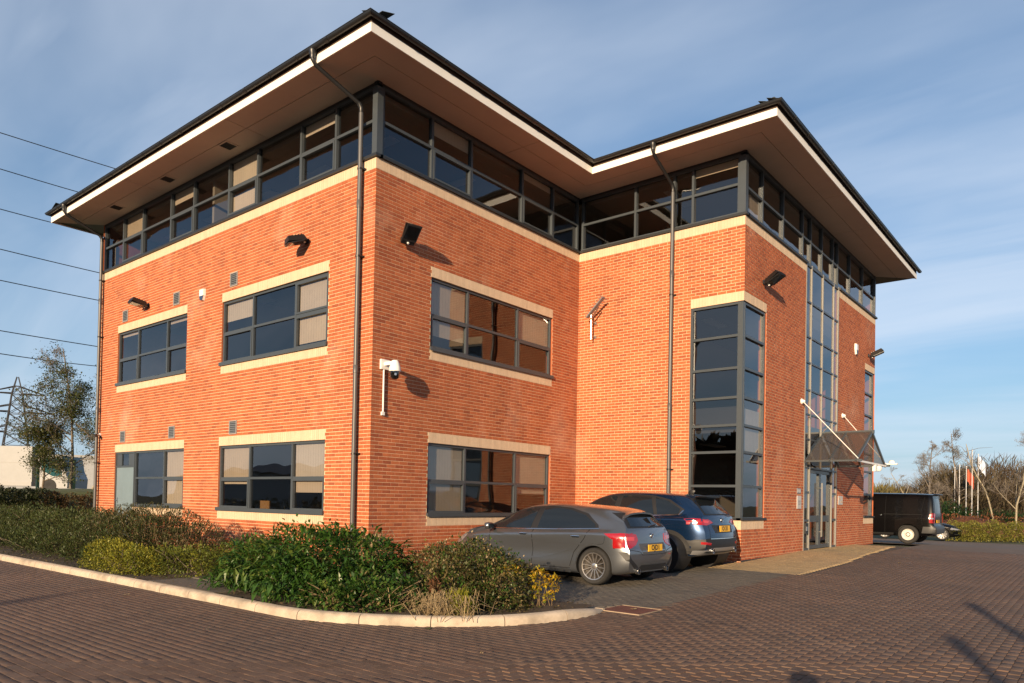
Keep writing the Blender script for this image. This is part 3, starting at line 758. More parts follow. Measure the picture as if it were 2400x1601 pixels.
# ---- roof, soffit, fascia, gutter
ZF = ZS+.155
PL = [('F1', F1, 13.07, 1, 1), ('F2', F2, L2, 1, -1), ('F3', F3, L3, 1, -1), ('F4', F4, L24-L2, 1, 1)]
def hip(x0, y0, x1, y1, z, pitch):
    h = min(x1-x0, y1-y0)/2*math.tan(R(pitch)); mx, my = (x0+x1)/2, (y0+y1)/2
    if x1-x0 < y1-y0: a, c = (mx, y0+(x1-x0)/2, z+h), (mx, y1-(x1-x0)/2, z+h)
    else: a, c = (x0+(y1-y0)/2, my, z+h), (x1-(y1-y0)/2, my, z+h)
    v = [(x0, y0, z), (x1, y0, z), (x1, y1, z), (x0, y1, z), a, c]
    f = [(0, 1, 4), (1, 2, 5, 4), (2, 3, 5), (3, 0, 4, 5)] if x1-x0 < y1-y0 else [(0, 1, 5, 4), (1, 2, 5), (2, 3, 4, 5), (3, 0, 4)]
    return v, f
rb = MB()
E = OH+.05
for (x0, y0, x1, y1, dz) in ((XL-E, -E, E, L24+E, 0), (XL-E, L2-E, L3+E, L24+E, -.012)):
    v, f = hip(x0, y0, x1, y1, ZF+.185+dz, 19); rb.add(v, f, 0, .3)
roof = rb.build('roof', SLATE, bld)
loop = [(XL-OH, L24+OH), (XL-OH, -OH), (OH, -OH), (OH, L2-OH), (L3+OH, L2-OH), (L3+OH, L24+OH)]
def off(i, t):                               # loop corner moved outwards by t
    s = [(-1, 1), (-1, -1), (1, -1), (1, -1), (1, -1), (1, 1)][i]; return (loop[i][0]+s[0]*t, loop[i][1]+s[1]*t)
# tile courses along the eaves: separate slates in the two lowest courses
for i in range(5):
    a, c = Vector(off(i, .05)).to_3d(), Vector(off(i+1, .05)).to_3d(); d = (c-a).normalized(); nrm = Vector((d.y, -d.x, 0))
    Lg = (c-a).length; n = int(Lg/.3); b = MB()
    for k in range(n):
        for cr in range(2):
            s0 = k*.3+(.15 if cr else 0)+.003
            p = a+d*s0-nrm*(cr*.24-.03); z = ZF+.150+cr*.078+rnd.uniform(0, .006); q = p+d*.294
            v = [p, q, q-nrm*.30, p-nrm*.30]; zz2 = [z, z, z+.103, z+.103]
            b.hexa([Vector((w_.x, w_.y, h)) for w_, h in zip(v, zz2)]+[Vector((w_.x, w_.y, h+.009)) for w_, h in zip(v, zz2)], 0, rnd.random())
    b.build('eaves_slates', SLATE, roof)
for (p0, p1) in (((L3+OH-.12, L2-OH+.12, ZF+.245), (0, 11.9, ZF+.245+1.75)),):
    b = MB(); p0, p1 = Vector(p0), Vector(p1); n = 16
    for k in range(n):
        x = p0.lerp(p1, k/n); y = p0.lerp(p1, (k+1.05)/n); b.tube([x, y], [.075, .065], 8)
    b.build('hip_tiles', SLATE, roof)
def run(name, m, t0, t1, z0, z1, par, prof=None):
    for i in range(5):
        (ax, ay), (cx, cy) = off(i, t0), off(i+1, t0); (bx_, by_), (dx, dy) = off(i, t1), off(i+1, t1)
        b = MB(); b.hexa([(ax, ay, z0), (cx, cy, z0), (dx, dy, z0), (bx_, by_, z0), (ax, ay, z1), (cx, cy, z1), (dx, dy, z1), (bx_, by_, z1)])
        b.build(name, m, par)
run('fascia_board', WHITEP, -.025, 0, ZS-.012, ZF, roof)
run('eaves_strip', mat('brown_timber', (.06, .035, .025), .8), -.03, -.008, ZF+.002, ZF+.14, roof)
# half-round gutter with brackets and joints
gp = [(-.062+.058*math.cos(a)+.058*0, .058*math.sin(a)) for a in np.linspace(math.pi, 2*math.pi, 9)]
GC, GZ = .075, ZF+.125
for i in range(5):
    b = MB()
    for k in range(9):
        a = math.pi+math.pi*k/8; t = GC+.062*math.cos(a); z = GZ+.062*math.sin(a)-.01
        for j in (i, i+1): x, y = off(j, t); b.v.append((x, y, z))
    for k in range(8): b.f.append((k*2, k*2+1, k*2+3, k*2+2)); b.m.append(0); b.r.append(0)
    a, c = Vector(off(i, GC+.066)).to_3d(), Vector(off(i+1, GC+.066)).to_3d(); d = (c-a).normalized(); nrm = Vector((d.y, -d.x, 0)); n = int((c-a).length/.95)
    for j in (0, 1):
        pa, pc = Vector(off(i, GC+(.062 if j else -.062))).to_3d(), Vector(off(i+1, GC+(.062 if j else -.062))).to_3d(); pa.z = pc.z = GZ-.008; b.tube([pa, pc], .008, 5)
    g = b.build('gutter', BLACKP, roof, smooth=True)
    for k in range(1, n):
        b = MB(); p = a+d*(k*.95); p.z = GZ
        w2 = .05 if k % 3 == 0 else .016
        for q in range(6):
            a0, a1 = math.pi+math.pi*q/6, math.pi+math.pi*(q+1)/6
            o0 = nrm*(-.066+.068*math.cos(a0)); o1 = nrm*(-.066+.068*math.cos(a1))
            v0 = p+o0+Vector((0, 0, .068*math.sin(a0)-.008)); v1 = p+o1+Vector((0, 0, .068*math.sin(a1)-.008))
            b.bar(v0, v1, w2*2, .006, up=nrm if q in (0, 5) else Vector((0, 0, 1)))
        b.build('gutter_bracket', BLACKP, g)
# soffit boards: two strips per side, cut into lengths, mitred at the corners
def soff(F, L, e0, e1, seams):
    for (t0, t1) in ((-.04, .56), (.572, OH-.028)):
        cuts = [None]+list(seams)+[None]
        for k in range(len(cuts)-1):
            lo = lambda t: (-e0*t if cuts[k] is None else cuts[k]+.007)
            hi = lambda t: (L+e1*t if cuts[k+1] is None else cuts[k+1]-.007)
            b = MB(); P = [F.pt(lo(t0), ZS, t0), F.pt(hi(t0), ZS, t0), F.pt(hi(t1), ZS, t1), F.pt(lo(t1), ZS, t1)]
            b.prism(P, (0, 0, .012)); b.build('soffit_panel', SOFFIT, roof)
g_ = .004
soff(F1, F1.L, 1, 1, (3.92, 9.06)); soff(F2, L2, 1, -1, (3.97,)); soff(F3, L3, 1, -1, ()); soff(F4, F4.L, 1, 1, (4.0, 6.95))
b = MB(); b.add([(x, y, ZS+.02) for x, y in ((XL-OH+.03, -OH+.03), (OH-.03, -OH+.03), (OH-.03, L24), (XL-OH+.03, L24))], [(0, 1, 2, 3)]); b.add([(x, y, ZS+.021) for x, y in ((0, L2-OH+.03), (L3+OH-.03, L2-OH+.03), (L3+OH-.03, L24+OH-.03), (0, L24+OH-.03))], [(0, 1, 2, 3)]); b.build('soffit_backing', BLACK, roof)
for x in (-5.03, -8.08, -11.23):
    b = MB(); b.box(x-.2, -.56, ZS-.012, x+.2, -.52, ZS); b.box(x-.2, -.24, ZS-.012, x+.2, -.2, ZS); b.box(x-.2, -.52, ZS-.012, x-.16, -.24, ZS); b.box(x+.16, -.52, ZS-.012, x+.2, -.24, ZS)
    sv = b.build('soffit_vent', SOFFIT, roof)
    b = MB(); b.box(x-.16, -.52, ZS-.004, x+.16, -.24, ZS-.001)
    for k in range(6): b.box(x-.16, -.515+k*.046, ZS-.012, x+.16, -.495+k*.046, ZS-.004)
    b.build('grille', BLACK, sv)
# ---- downpipes
def downpipe(F, u, zb, clips, joints, outlet_u):
    b = MB(); d = .10
    top = F.pt(outlet_u, GZ-.06, OH+GC); el = F.pt(outlet_u, ZS-.02, OH+GC-.01); wl = F.pt(u, 9.18, d); 
    pts = [top, F.pt(outlet_u, ZS+.05, OH+GC), F.pt(outlet_u+(u-outlet_u)*.06, ZS-.04, OH+GC-.07), F.pt(outlet_u+(u-outlet_u)*.95, 9.24, d+.06), F.pt(u, 9.16, d), F.pt(u, 9.0, d)]
    b.tube(pts, .042, 10)
    b.lathe(top, (0, 0, -1), [(.075, 0), (.075, .05), (.055, .09), (.05, .16)], 10)
    b.tube([pts[3]+Vector((0, 0, .01)), pts[4], F.pt(u, 9.06, d)], .052, 10)
    ob = b.build('downpipe', BLACKP, bld, smooth=True)
    b = MB(); zs_ = sorted(joints+[zb]); zz_ = 9.12
    b.tube([F.pt(u, 9.1, d), F.pt(u, zb, d)], .048, 14)
    for z in joints: b.lathe(F.pt(u, z-.08, d), (0, 0, 1), [(.049, 0), (.056, .004), (.056, .15), (.049, .16)], 14)
    b.build('pipe', PIPE, ob, smooth=True)
    for z in clips:
        b = MB(); b.lathe(F.pt(u, z-.018, d), (0, 0, 1), [(.0495, 0), (.058, .001), (.058, .035), (.0495, .036)], 12); F.box(b, u-.085, u+.085, z-.015, z+.015, .001, .05)
        b.build('pipe_clip', BLACK, ob)
downpipe(F1, .385, -.25, [7.92, 6.14, 2.14], [3.85, 7.2], .53)
downpipe(F1, 12.93, -.25, [7.85, 6.09, 2.17], [3.82, 7.2], 12.94)
downpipe(F3, L3-2.865, -.15, [6.48, 2.11], [3.68, 7.0], L3-2.88)
# ---- wall grilles
VENTM = mat('vent_grey', (.11, .12, .13), .5); VFR = mat('vent_frame', (.30, .27, .25), .5)
for (x, z) in ((-11.33, 6.53), (-8.18, 6.55), (-5.27, 6.56), (-11.3, 2.93), (-8.27, 2.93), (-5.15, 2.91)):
    F = F1; u = -x; b = MB(); h = .17; t = .025
    F.box(b, u-h, u-h+t, z-h, z+h, .001, .02); F.box(b, u+h-t, u+h, z-h, z+h, .001, .02); F.box(b, u-h+t, u+h-t, z-h, z-h+t, .001, .019); F.box(b, u-h+t, u+h-t, z+h-t, z+h, .001, .019)
    v_ = b.build('wall_vent', VFR, bld)
    b = MB(); F.box(b, u-h+t, u+h-t, z-h+t, z+h-t, .001, .004); b.build('backing', DGREY, v_)
    for k in range(6):
        b = MB(); z0 = z-h+t+.008+k*.047; b.hexa([F.pt(u-h+t, z0, .016), F.pt(u+h-t, z0, .016), F.pt(u+h-t, z0+.006, .017), F.pt(u-h+t, z0+.006, .017), F.pt(u-h+t, z0+.03, .005), F.pt(u+h-t, z0+.03, .005), F.pt(u+h-t, z0+.036, .006), F.pt(u-h+t, z0+.036, .006)])
        b.build('slat', VENTM, v_)
# ------------------------------------------------------------------ vehicles
def paint(name, col, metal=.55, rough=.32):
    return mat(name, col, rough, metal, coat=1., spec=.5)
CARGLASS = mat('dark_car_glass', (.010, .013, .016), .03, spec=.7)
TRIM = mat('black_trim', (.012, .012, .013), .5)
SEAM = mat('panel_gap', (.004, .004, .004), .9)
CHROME = mat('chrome', (.75, .75, .75), .12, 1.)
ALLOY = mat('alloy_wheel', (.62, .58, .54), .3, .9)
REDL = mat('red_lamp', (.30, .005, .008), .15, coat=1.)
REDL2 = mat('bright_red_lamp', (.55, .03, .03), .12, coat=1.)
CLEARL = mat('clear_lamp', (.25, .25, .27), .12, .3, coat=1.)
PLATE = mat('yellow_plate', (.78, .42, .01), .4)
LETTER = mat('plate_letters', (.012, .012, .012), .5)
def car_body(tab, rear, front, n_end=16):
    """loft: tab holds control tables over x; rear/front give the side-view outline of the ends as (z, shift)"""
    xr, xf = tab['x']
    e = np.concatenate([[0, .004, .012, .025, .045, .07, .10, .14, .19, .25], np.linspace(.32, xf-xr-.32, 44), xf-xr-np.array([.25, .19, .14, .10, .07, .045, .025, .012, .004, 0])])
    X = xr+np.sort(e)
    f = {k: pchip(*zip(*tab[k])) for k in ('zb', 'hw', 'zs', 'zt', 'wb', 'wr', 'zr')}
    rp, fp = pchip(*zip(*rear)), pchip(*zip(*front))
    rings = []
    for x in X:
        g = {k: float(f[k](x)) for k in f}; zb, hw, zs, zt, wb, wr, zr = (g[k] for k in ('zb', 'hw', 'zs', 'zt', 'wb', 'wr', 'zr'))
        zm = zb+(zs-zb)*.55
        P = [(0, 0, zb), (0, hw*.75, zb), (0, hw*.93, zb+.025), (0, hw*(.975+tab.get('flank', 0)*.012), zb+.13), (0, hw*(.99-tab.get('flank', 0)*.022*max(0, 1-abs(x+.1)/1.5)), zm), (0, hw*.997, zs-.08), (0, hw*.985, zs), (0, wb, zt), (0, wb*.55+wr*.45+.012, zt*.55+zr*.45), (0, wr+.01, zr-.075*min(1, (zr-zt)/.3)), (0, wr*.80, zr-.022*min(1, (zr-zt)/.2)), (0, wr*.4, zr-.004), (0, 0, zr)]
        c = crom(P, 4)
        # plan rounding at both ends
        er = max(0, 1-(x-xr)/tab['rnd'][0]); ef = max(0, 1-(xf-x)/tab['rnd'][1])
        k = 1-tab['pinch'][0]*er**2.4-tab['pinch'][1]*ef**2.2
        r = []
        for p in c:
            wr_ = max(0, 1-(x-xr)/tab['warp'][0]); wf = max(0, 1-(xf-x)/tab['warp'][1])
            yy = p.y*k
            bow = tab['bow'][0]*(yy/hw)**2*wr_**1.5-tab['bow'][1]*(yy/hw)**2*wf**1.5
            r.append((x+float(rp(p.z))*wr_**1.3-float(fp(p.z))*wf**1.3+bow, yy, p.z))
        rings.append(r)
    b = MB(); n = len(rings[0]); m = 2*n-2
    for r in rings:
        b.v += r+[(p[0], -p[1], p[2]) for p in r[-2:0:-1]]
    for i in range(len(rings)-1):
        for k in range(m):
            k2 = (k+1) % m; b.f.append((i*m+k, (i+1)*m+k, (i+1)*m+k2, i*m+k2)); b.m.append(0); b.r.append(0)
    for side, i in ((0, 0), (1, len(rings)-1)):
        r = rings[i]; cols = [1, .8, .55, .28, 0, -.28, -.55, -.8, -1]; base = []
        sgn = -1 if side == 0 else 1; xo = tab['bow'][side]
        for k, p in enumerate(r):
            row = []
            for j, c in enumerate(cols):
                if j == 0: row.append(i*m+k)
                elif j == 8: row.append(i*m+((m-k) % m))
                elif k in (0, n-1): row.append(row[0])
                else:
                    row.append(len(b.v)); a = p[1]/max(tab['hwm'], .1)
                    b.v.append((p[0]-sgn*0+(sgn*xo*(a*a)*(1-c*c))*1.0, p[1]*c, p[2]))
            base.append(row)
        for k in range(n-1):
            for j in range(8):
                q = [base[k][j], base[k][j+1], base[k+1][j+1], base[k+1][j]]; u = []
                for t in q:
                    if t not in u: u.append(t)
                if len(u) > 2: b.f.append(tuple(u if side == 0 else u[::-1])); b.m.append(0); b.r.append(0)
    return b
def bool_cut(me, cuts):
    o = bpy.data.objects.new('tmp', me); COL.objects.link(o); rm = [o]
    for c in cuts:
        co = bpy.data.objects.new('tmpc', c); COL.objects.link(co); rm.append(co)
        md = o.modifiers.new('b', 'BOOLEAN'); md.operation = 'DIFFERENCE'; md.object = co; md.solver = 'EXACT'; md.use_self = 'van' in me.name
    dg = bpy.context.evaluated_depsgraph_get(); dg.update()
    r = bpy.data.meshes.new_from_object(o.evaluated_get(dg))
    for q in rm: bpy.data.objects.remove(q)
    return r
class Car:
    def __init__(s, name, label, loc, rotz, tab, rear, front, pm, arches, arch_r, hw, group=None):
        s.root = thing(name, label, 'car' if 'van' not in name else 'van', loc, (0, 0, rotz), group)
        b = car_body(tab, rear, front); me = b.mesh(name, [pm, TRIM])

        bm = bmesh.new(); bm.from_mesh(me); bmesh.ops.remove_doubles(bm, verts=bm.verts, dist=.0005); bmesh.ops.recalc_face_normals(bm, faces=bm.faces); bm.to_mesh(me); bm.free()
        s.bvh = BVHTree.FromPolygons([Vector(v) for v in b.v], b.f)
        cuts = []
        for (x, z) in arches:
            for sg in (1, -1):
                c = MB(); c.lathe((x, sg*(hw-.26), z), (0, sg, 0), [(0, 0), (arch_r, 0), (arch_r, .6), (0, .6)], 40, 1); cm = c.mesh('cut', [pm, TRIM])
                bm = bmesh.new(); bm.from_mesh(cm); bmesh.ops.remove_doubles(bm, verts=bm.verts, dist=.001); bmesh.ops.recalc_face_normals(bm, faces=bm.faces); bm.to_mesh(cm); bm.free(); cuts.append(cm)
        me = bool_cut(me, cuts)
        me.polygons.foreach_set('use_smooth', [True]*len(me.polygons)); me.set_sharp_from_angle(angle=R(32)); me.name = 'body'
        s.body = link('body', me, s.root)
    def hit(s, ax, a, c, sg=1):
        if ax == 'side': o, d = Vector((a, 3*sg, c)), Vector((0, -sg, 0))
        elif ax == 'rear': o, d = Vector((-6, a, c)), Vector((1, 0, 0))
        elif ax == 'front': o, d = Vector((6, a, c)), Vector((-1, 0, 0))
        else: o, d = Vector((a, c, 4)), Vector((0, 0, -1))
        h = s.bvh.ray_cast(o, d)
        return (h[0], h[1] if h[1].dot(d) < 0 else -h[1]) if h[0] is not None else (None, None)
    def patch(s, name, m, ax, poly, sg=1, off=.004, par=None, grid=.05, smooth_=True, rim=.012, crv=0):
        if crv: poly = [(p.x, p.y) for p in crom([(x, y, 0) for x, y in poly]+[(*poly[0], 0)], crv)][:-1]
        # dense border, inner grid
        bd = []
        for i in range(len(poly)):
            p, q = Vector(poly[i]), Vector(poly[(i+1) % len(poly)]); k = max(1, int((q-p).length/grid))
            bd += [p.lerp(q, t/k) for t in range(k)]
        x0, x1 = min(p.x for p in bd), max(p.x for p in bd); y0, y1 = min(p.y for p in bd), max(p.y for p in bd)
        pl = [(p.x, p.y) for p in bd]; ins = []
        x = x0+grid/2
        while x < x1:
            y = y0+grid/2
            while y < y1:
                if inpoly(x, y, pl) and min((Vector((x, y))-p).length for p in bd) > grid*.4: ins.append(Vector((x, y)))
                y += grid
            x += grid
        V, _, Fc, *_r = delaunay_2d_cdt(bd+ins, [], [list(range(len(bd)))], 1, 1e-5)
        b = MB(); ok = []
        for v in V:
            h, nn = s.hit(ax, v.x, v.y, sg)
            if h is None: ok.append(False); b.v.append((0, 0, 0)); continue
            ok.append(True); b.v.append(tuple(h+nn*off))
        cnt = {}
        Fc = [f for f in Fc if all(ok[i] for i in f) and max((Vector(b.v[f[k]])-Vector(b.v[f[k-1]])).length for k in range(len(f))) < grid*6]
        par_ = list(range(len(V)))
        def fd(i):
            while par_[i] != i: par_[i] = par_[par_[i]]; i = par_[i]
            return i
        for f in Fc:
            for i in f[1:]: par_[fd(i)] = fd(f[0])
        cc = {}
        for f in Fc: cc[fd(f[0])] = cc.get(fd(f[0]), 0)+1
        best = max(cc, key=cc.get) if cc else None
        for f in Fc:
            if fd(f[0]) == best:
                b.f.append(tuple(f)); b.m.append(0); b.r.append(0)
                for i in range(len(f)):
                    e = (f[i], f[(i+1) % len(f)]); k = tuple(sorted(e)); cnt[k] = None if k in cnt else e
        used_ = set(i for f in b.f for i in f); ring = {}
        for k, e in cnt.items():
            if e is None: continue
            for i in e:
                if i not in ring:
                    h, nn = s.hit(ax, V[i].x, V[i].y, sg); ring[i] = len(b.v); b.v.append(tuple(h-nn*rim))
            b.f.append((e[1], e[0], ring[e[0]], ring[e[1]])); b.m.append(0); b.r.append(0)
        us = sorted(set(i for f in b.f for i in f)); mp_ = {o: n for n, o in enumerate(us)}
        b.v = [b.v[i] for i in us]; b.f = [tuple(mp_[i] for i in f) for f in b.f]
        return b.build(name, m, par or s.root, smooth=True, sharp=40)
    def line(s, name, m, ax, pts, w=.008, sg=1, off=.003, par=None, crv=0):
        P = [Vector((*p, 0)) for p in pts]
        if crv: P = crom(P, crv)
        Q = []
        for a, c in zip(P[:-1], P[1:]):
            k = max(1, int((c-a).length/.05)); Q += [a.lerp(c, t/k) for t in range(k)]
        Q.append(P[-1]); b = MB(); last = None
        for i, p in enumerate(Q):
            d = (Q[min(i+1, len(Q)-1)]-Q[max(i-1, 0)]).normalized(); nn = Vector((-d.y, d.x, 0))*w/2
            h0, n0 = s.hit(ax, p.x+nn.x, p.y+nn.y, sg); h1, n1 = s.hit(ax, p.x-nn.x, p.y-nn.y, sg)
            if h0 is None or h1 is None: last = None; continue
            k = len(b.v); b.v += [tuple(h0+n0*off), tuple(h1+n1*off)]
            if last is not None: b.f.append((last, last+1, k+1, k)); b.m.append(0); b.r.append(0)
            last = k
        return b.build(name, m, par or s.root)
    def wheel(s, x, y, r, wd, rim_r, style, rimm, tyre=RUBBER):
        sg = 1 if y > 0 else -1; o = Vector((x, y, r)); ax = (0, sg, 0)
        b = MB(); h = wd/2
        b.lathe(o, ax, [(rim_r, -h*.8), (rim_r+.02, -h), (r-.035, -h), (r-.008, -h*.8), (r, -h*.55), (r, h*.55), (r-.008, h*.8), (r-.035, h), (rim_r+.025, h*.98), (rim_r+.004, h*.86), (rim_r, h*.4)], 40)
        w_ = b.build('wheel', tyre, s.root, smooth=True)
        b = MB()
        b.lathe(o, ax, [(rim_r+.006, h*.84), (rim_r+.002, h*.93), (rim_r-.012, h*.90), (rim_r-.018, h*.55), (rim_r-.03, -h*.6)], 40)
        b.lathe(o, ax, [(.058, h*.35), (.058, h*.62), (.045, h*.68), (0, h*.69)], 20)
        def spoke(a, w0, w1, twist=0, d0=.62, d1=.84):
            u = Vector((math.cos(a), 0, math.sin(a))); v = Vector((math.cos(a+twist), 0, math.sin(a+twist))); t = Vector((-math.sin(a), 0, math.cos(a))); Y = Vector((0, sg, 0))
            p0, p1 = o+u*.03, o+v*(rim_r-.008)
            b.hexa([p0-t*w0+Y*h*(d0-.25), p1-t*w1+Y*h*(d1-.25), p1+t*w1+Y*h*(d1-.25), p0+t*w0+Y*h*(d0-.25), p0-t*w0+Y*h*d0, p1-t*w1+Y*h*d1, p1+t*w1+Y*h*d1, p0+t*w0+Y*h*d0])
        if style == 'multi':
            for k in range(14): spoke(2*math.pi*(k+(0.16 if k % 2 else -.16)*0)/14+.1, .009, .0075)
        elif style == 'five':
            for k in range(5):
                for dt in (-.13, .13): spoke(2*math.pi*k/5+dt, .018, .013, dt*.6)
        elif style == 'broad':
            for k in range(10): spoke(2*math.pi*k/10, .022, .034, .08)
        elif style == 'steel':
            b.lathe(o, ax, [(rim_r-.01, h*.7), (rim_r-.05, h*.35), (rim_r-.09, h*.6), (.085, h*.62), (.08, h*.5)], 32)
        b.build('rim', rimm, w_, smooth=True, sharp=35)
        b = MB(); b.lathe(o, ax, [(rim_r-.02, h*.25), (.15, h*.1), (0, h*.1)], 24); b.lathe(o, ax, [(.14, h*.12), (.14, h*.3), (.05, h*.32)], 20); b.build('brake_disc', mat('brake', (.05, .045, .04), .5, .6) if 'brake' not in bpy.data.materials else bpy.data.materials['brake'], w_)
        return w_
    def box_on(s, name, m, ctr, size, par=None, rot=(0, 0, 0), bev=.3):
        b = MB(); l, w_, h = size
        prof = []
        for i in range(7):
            t = -1+2*i/6; k = max(0.0, 1-abs(t)**3)*(1-bev)+bev
            prof.append((t, k))
        M_ = Euler(rot).to_matrix(); n = 12; base = len(b.v)
        for (t, k) in prof:
            for a in range(n):
                th = 2*math.pi*a/n; cx = math.copysign(abs(math.cos(th))**.55, math.cos(th)); cy = math.copysign(abs(math.sin(th))**.55, math.sin(th))
                b.v.append(tuple(Vector(ctr)+M_@Vector((t*l/2, cx*w_/2*k, cy*h/2*k))))
        for i in range(6):
            for a in range(n): b.f.append((base+i*n+a, base+i*n+(a+1) % n, base+(i+1)*n+(a+1) % n, base+(i+1)*n+a)); b.m.append(0); b.r.append(0)
        b.f += [tuple(range(base, base+n))[::-1], tuple(range(base+6*n, base+7*n))]; b.m += [0, 0]; b.r += [0, 0]
        return b.build(name, m, par or s.root, smooth=True, sharp=50)
    def plate(s, y, z, x, text, tilt, w_=.52, h=.112):
        b = MB(); b.box(-.006, -w_/2, -h/2, .006, w_/2, h/2); M_ = Euler((0, tilt, 0)).to_matrix()
        b.v = [tuple(M_@Vector(v)+Vector((x, y, z))) for v in b.v]
        p = b.build('number_plate', PLATE, s.root)
        cu = bpy.data.curves.new('lettering', 'FONT'); cu.body = text; cu.size = .125; cu.align_x = 'CENTER'; cu.align_y = 'CENTER'; cu.extrude = .001; cu.space_character = 1.05; cu.offset = .004
        cu.materials.append(LETTER); to = bpy.data.objects.new('tmp', cu); COL.objects.link(to)
        me = bpy.data.meshes.new_from_object(to.evaluated_get(bpy.context.evaluated_depsgraph_get())); bpy.data.objects.remove(to)
        o = bpy.data.objects.new('lettering', me); COL.objects.link(o); o.parent = p; ORG[o.name] = Vector((0, 0, 0)); o['kind'] = 'stuff'
        # text faces -x
        Rm = Matrix(((0, 0, -1), (-1, 0, 0), (0, 1, 0))).to_4x4()
        o.matrix_local = Matrix.Translation(Vector((x, y, z))+M_@Vector((-.008, 0, 0)))@M_.to_4x4()@Rm
        return p

# ---- grey hatchback ------------------------------------------------
PG = paint('grey_metallic_paint', (.155, .165, .18), .75, .28)
tab = dict(x=(-2.14, 2.24), zb=[(-2.14, .25), (-1.9, .20), (-1, .17), (1, .17), (1.9, .18), (2.24, .22)],
  hw=[(-2.14, .86), (-1.6, .885), (-1.2, .892), (0, .885), (1.3, .89), (1.8, .87), (2.24, .80)],
  zs=[(-2.14, .90), (-1.4, .91), (0, .86), (1.2, .80), (2.0, .70), (2.24, .62)],
  zt=[(-2.14, 1.00), (-1.6, .985), (-.5, .945), (.6, .915), (1.15, .885), (1.8, .80), (2.1, .735), (2.24, .66)],
  wb=[(-2.14, .78), (-1.6, .80), (0, .805), (1.1, .80), (1.7, .74), (2.24, .60)],
  wr=[(-2.14, .52), (-1.7, .56), (-1, .595), (0, .60), (.5, .59), (1.2, .60), (1.8, .60), (2.24, .50)],
  zr=[(-2.14, 1.29), (-1.7, 1.34), (-1.1, 1.39), (-.4, 1.415), (.1, 1.395), (.5, 1.31), (.9, 1.14), (1.25, .985), (1.6, .915), (2.0, .82), (2.24, .71)],
  flank=1, rnd=(.5, .9), pinch=(.09, .22), warp=(.75, .6), bow=(.10, .16), hwm=.89)
rear = [(.15, .10), (.28, .03), (.45, .0), (.62, .0), (.70, .05), (.85, .075), (.97, .115), (1.1, .22), (1.22, .33), (1.28, .36), (1.34, .34), (1.5, .32)]
front = [(.15, .10), (.3, .02), (.5, 0), (.65, .06), (.8, .2), (1.4, .2)]
HX, HY = 3.03, 2.235
c = Car('grey_hatchback', 'metallic grey hatchback with a multi spoke alloy wheel parked nearest the shrubs', (HX, HY, gz(HY)-.005), math.pi, tab, rear, front, PG, [(-1.40, .325), (1.40, .325)], .362, .89)
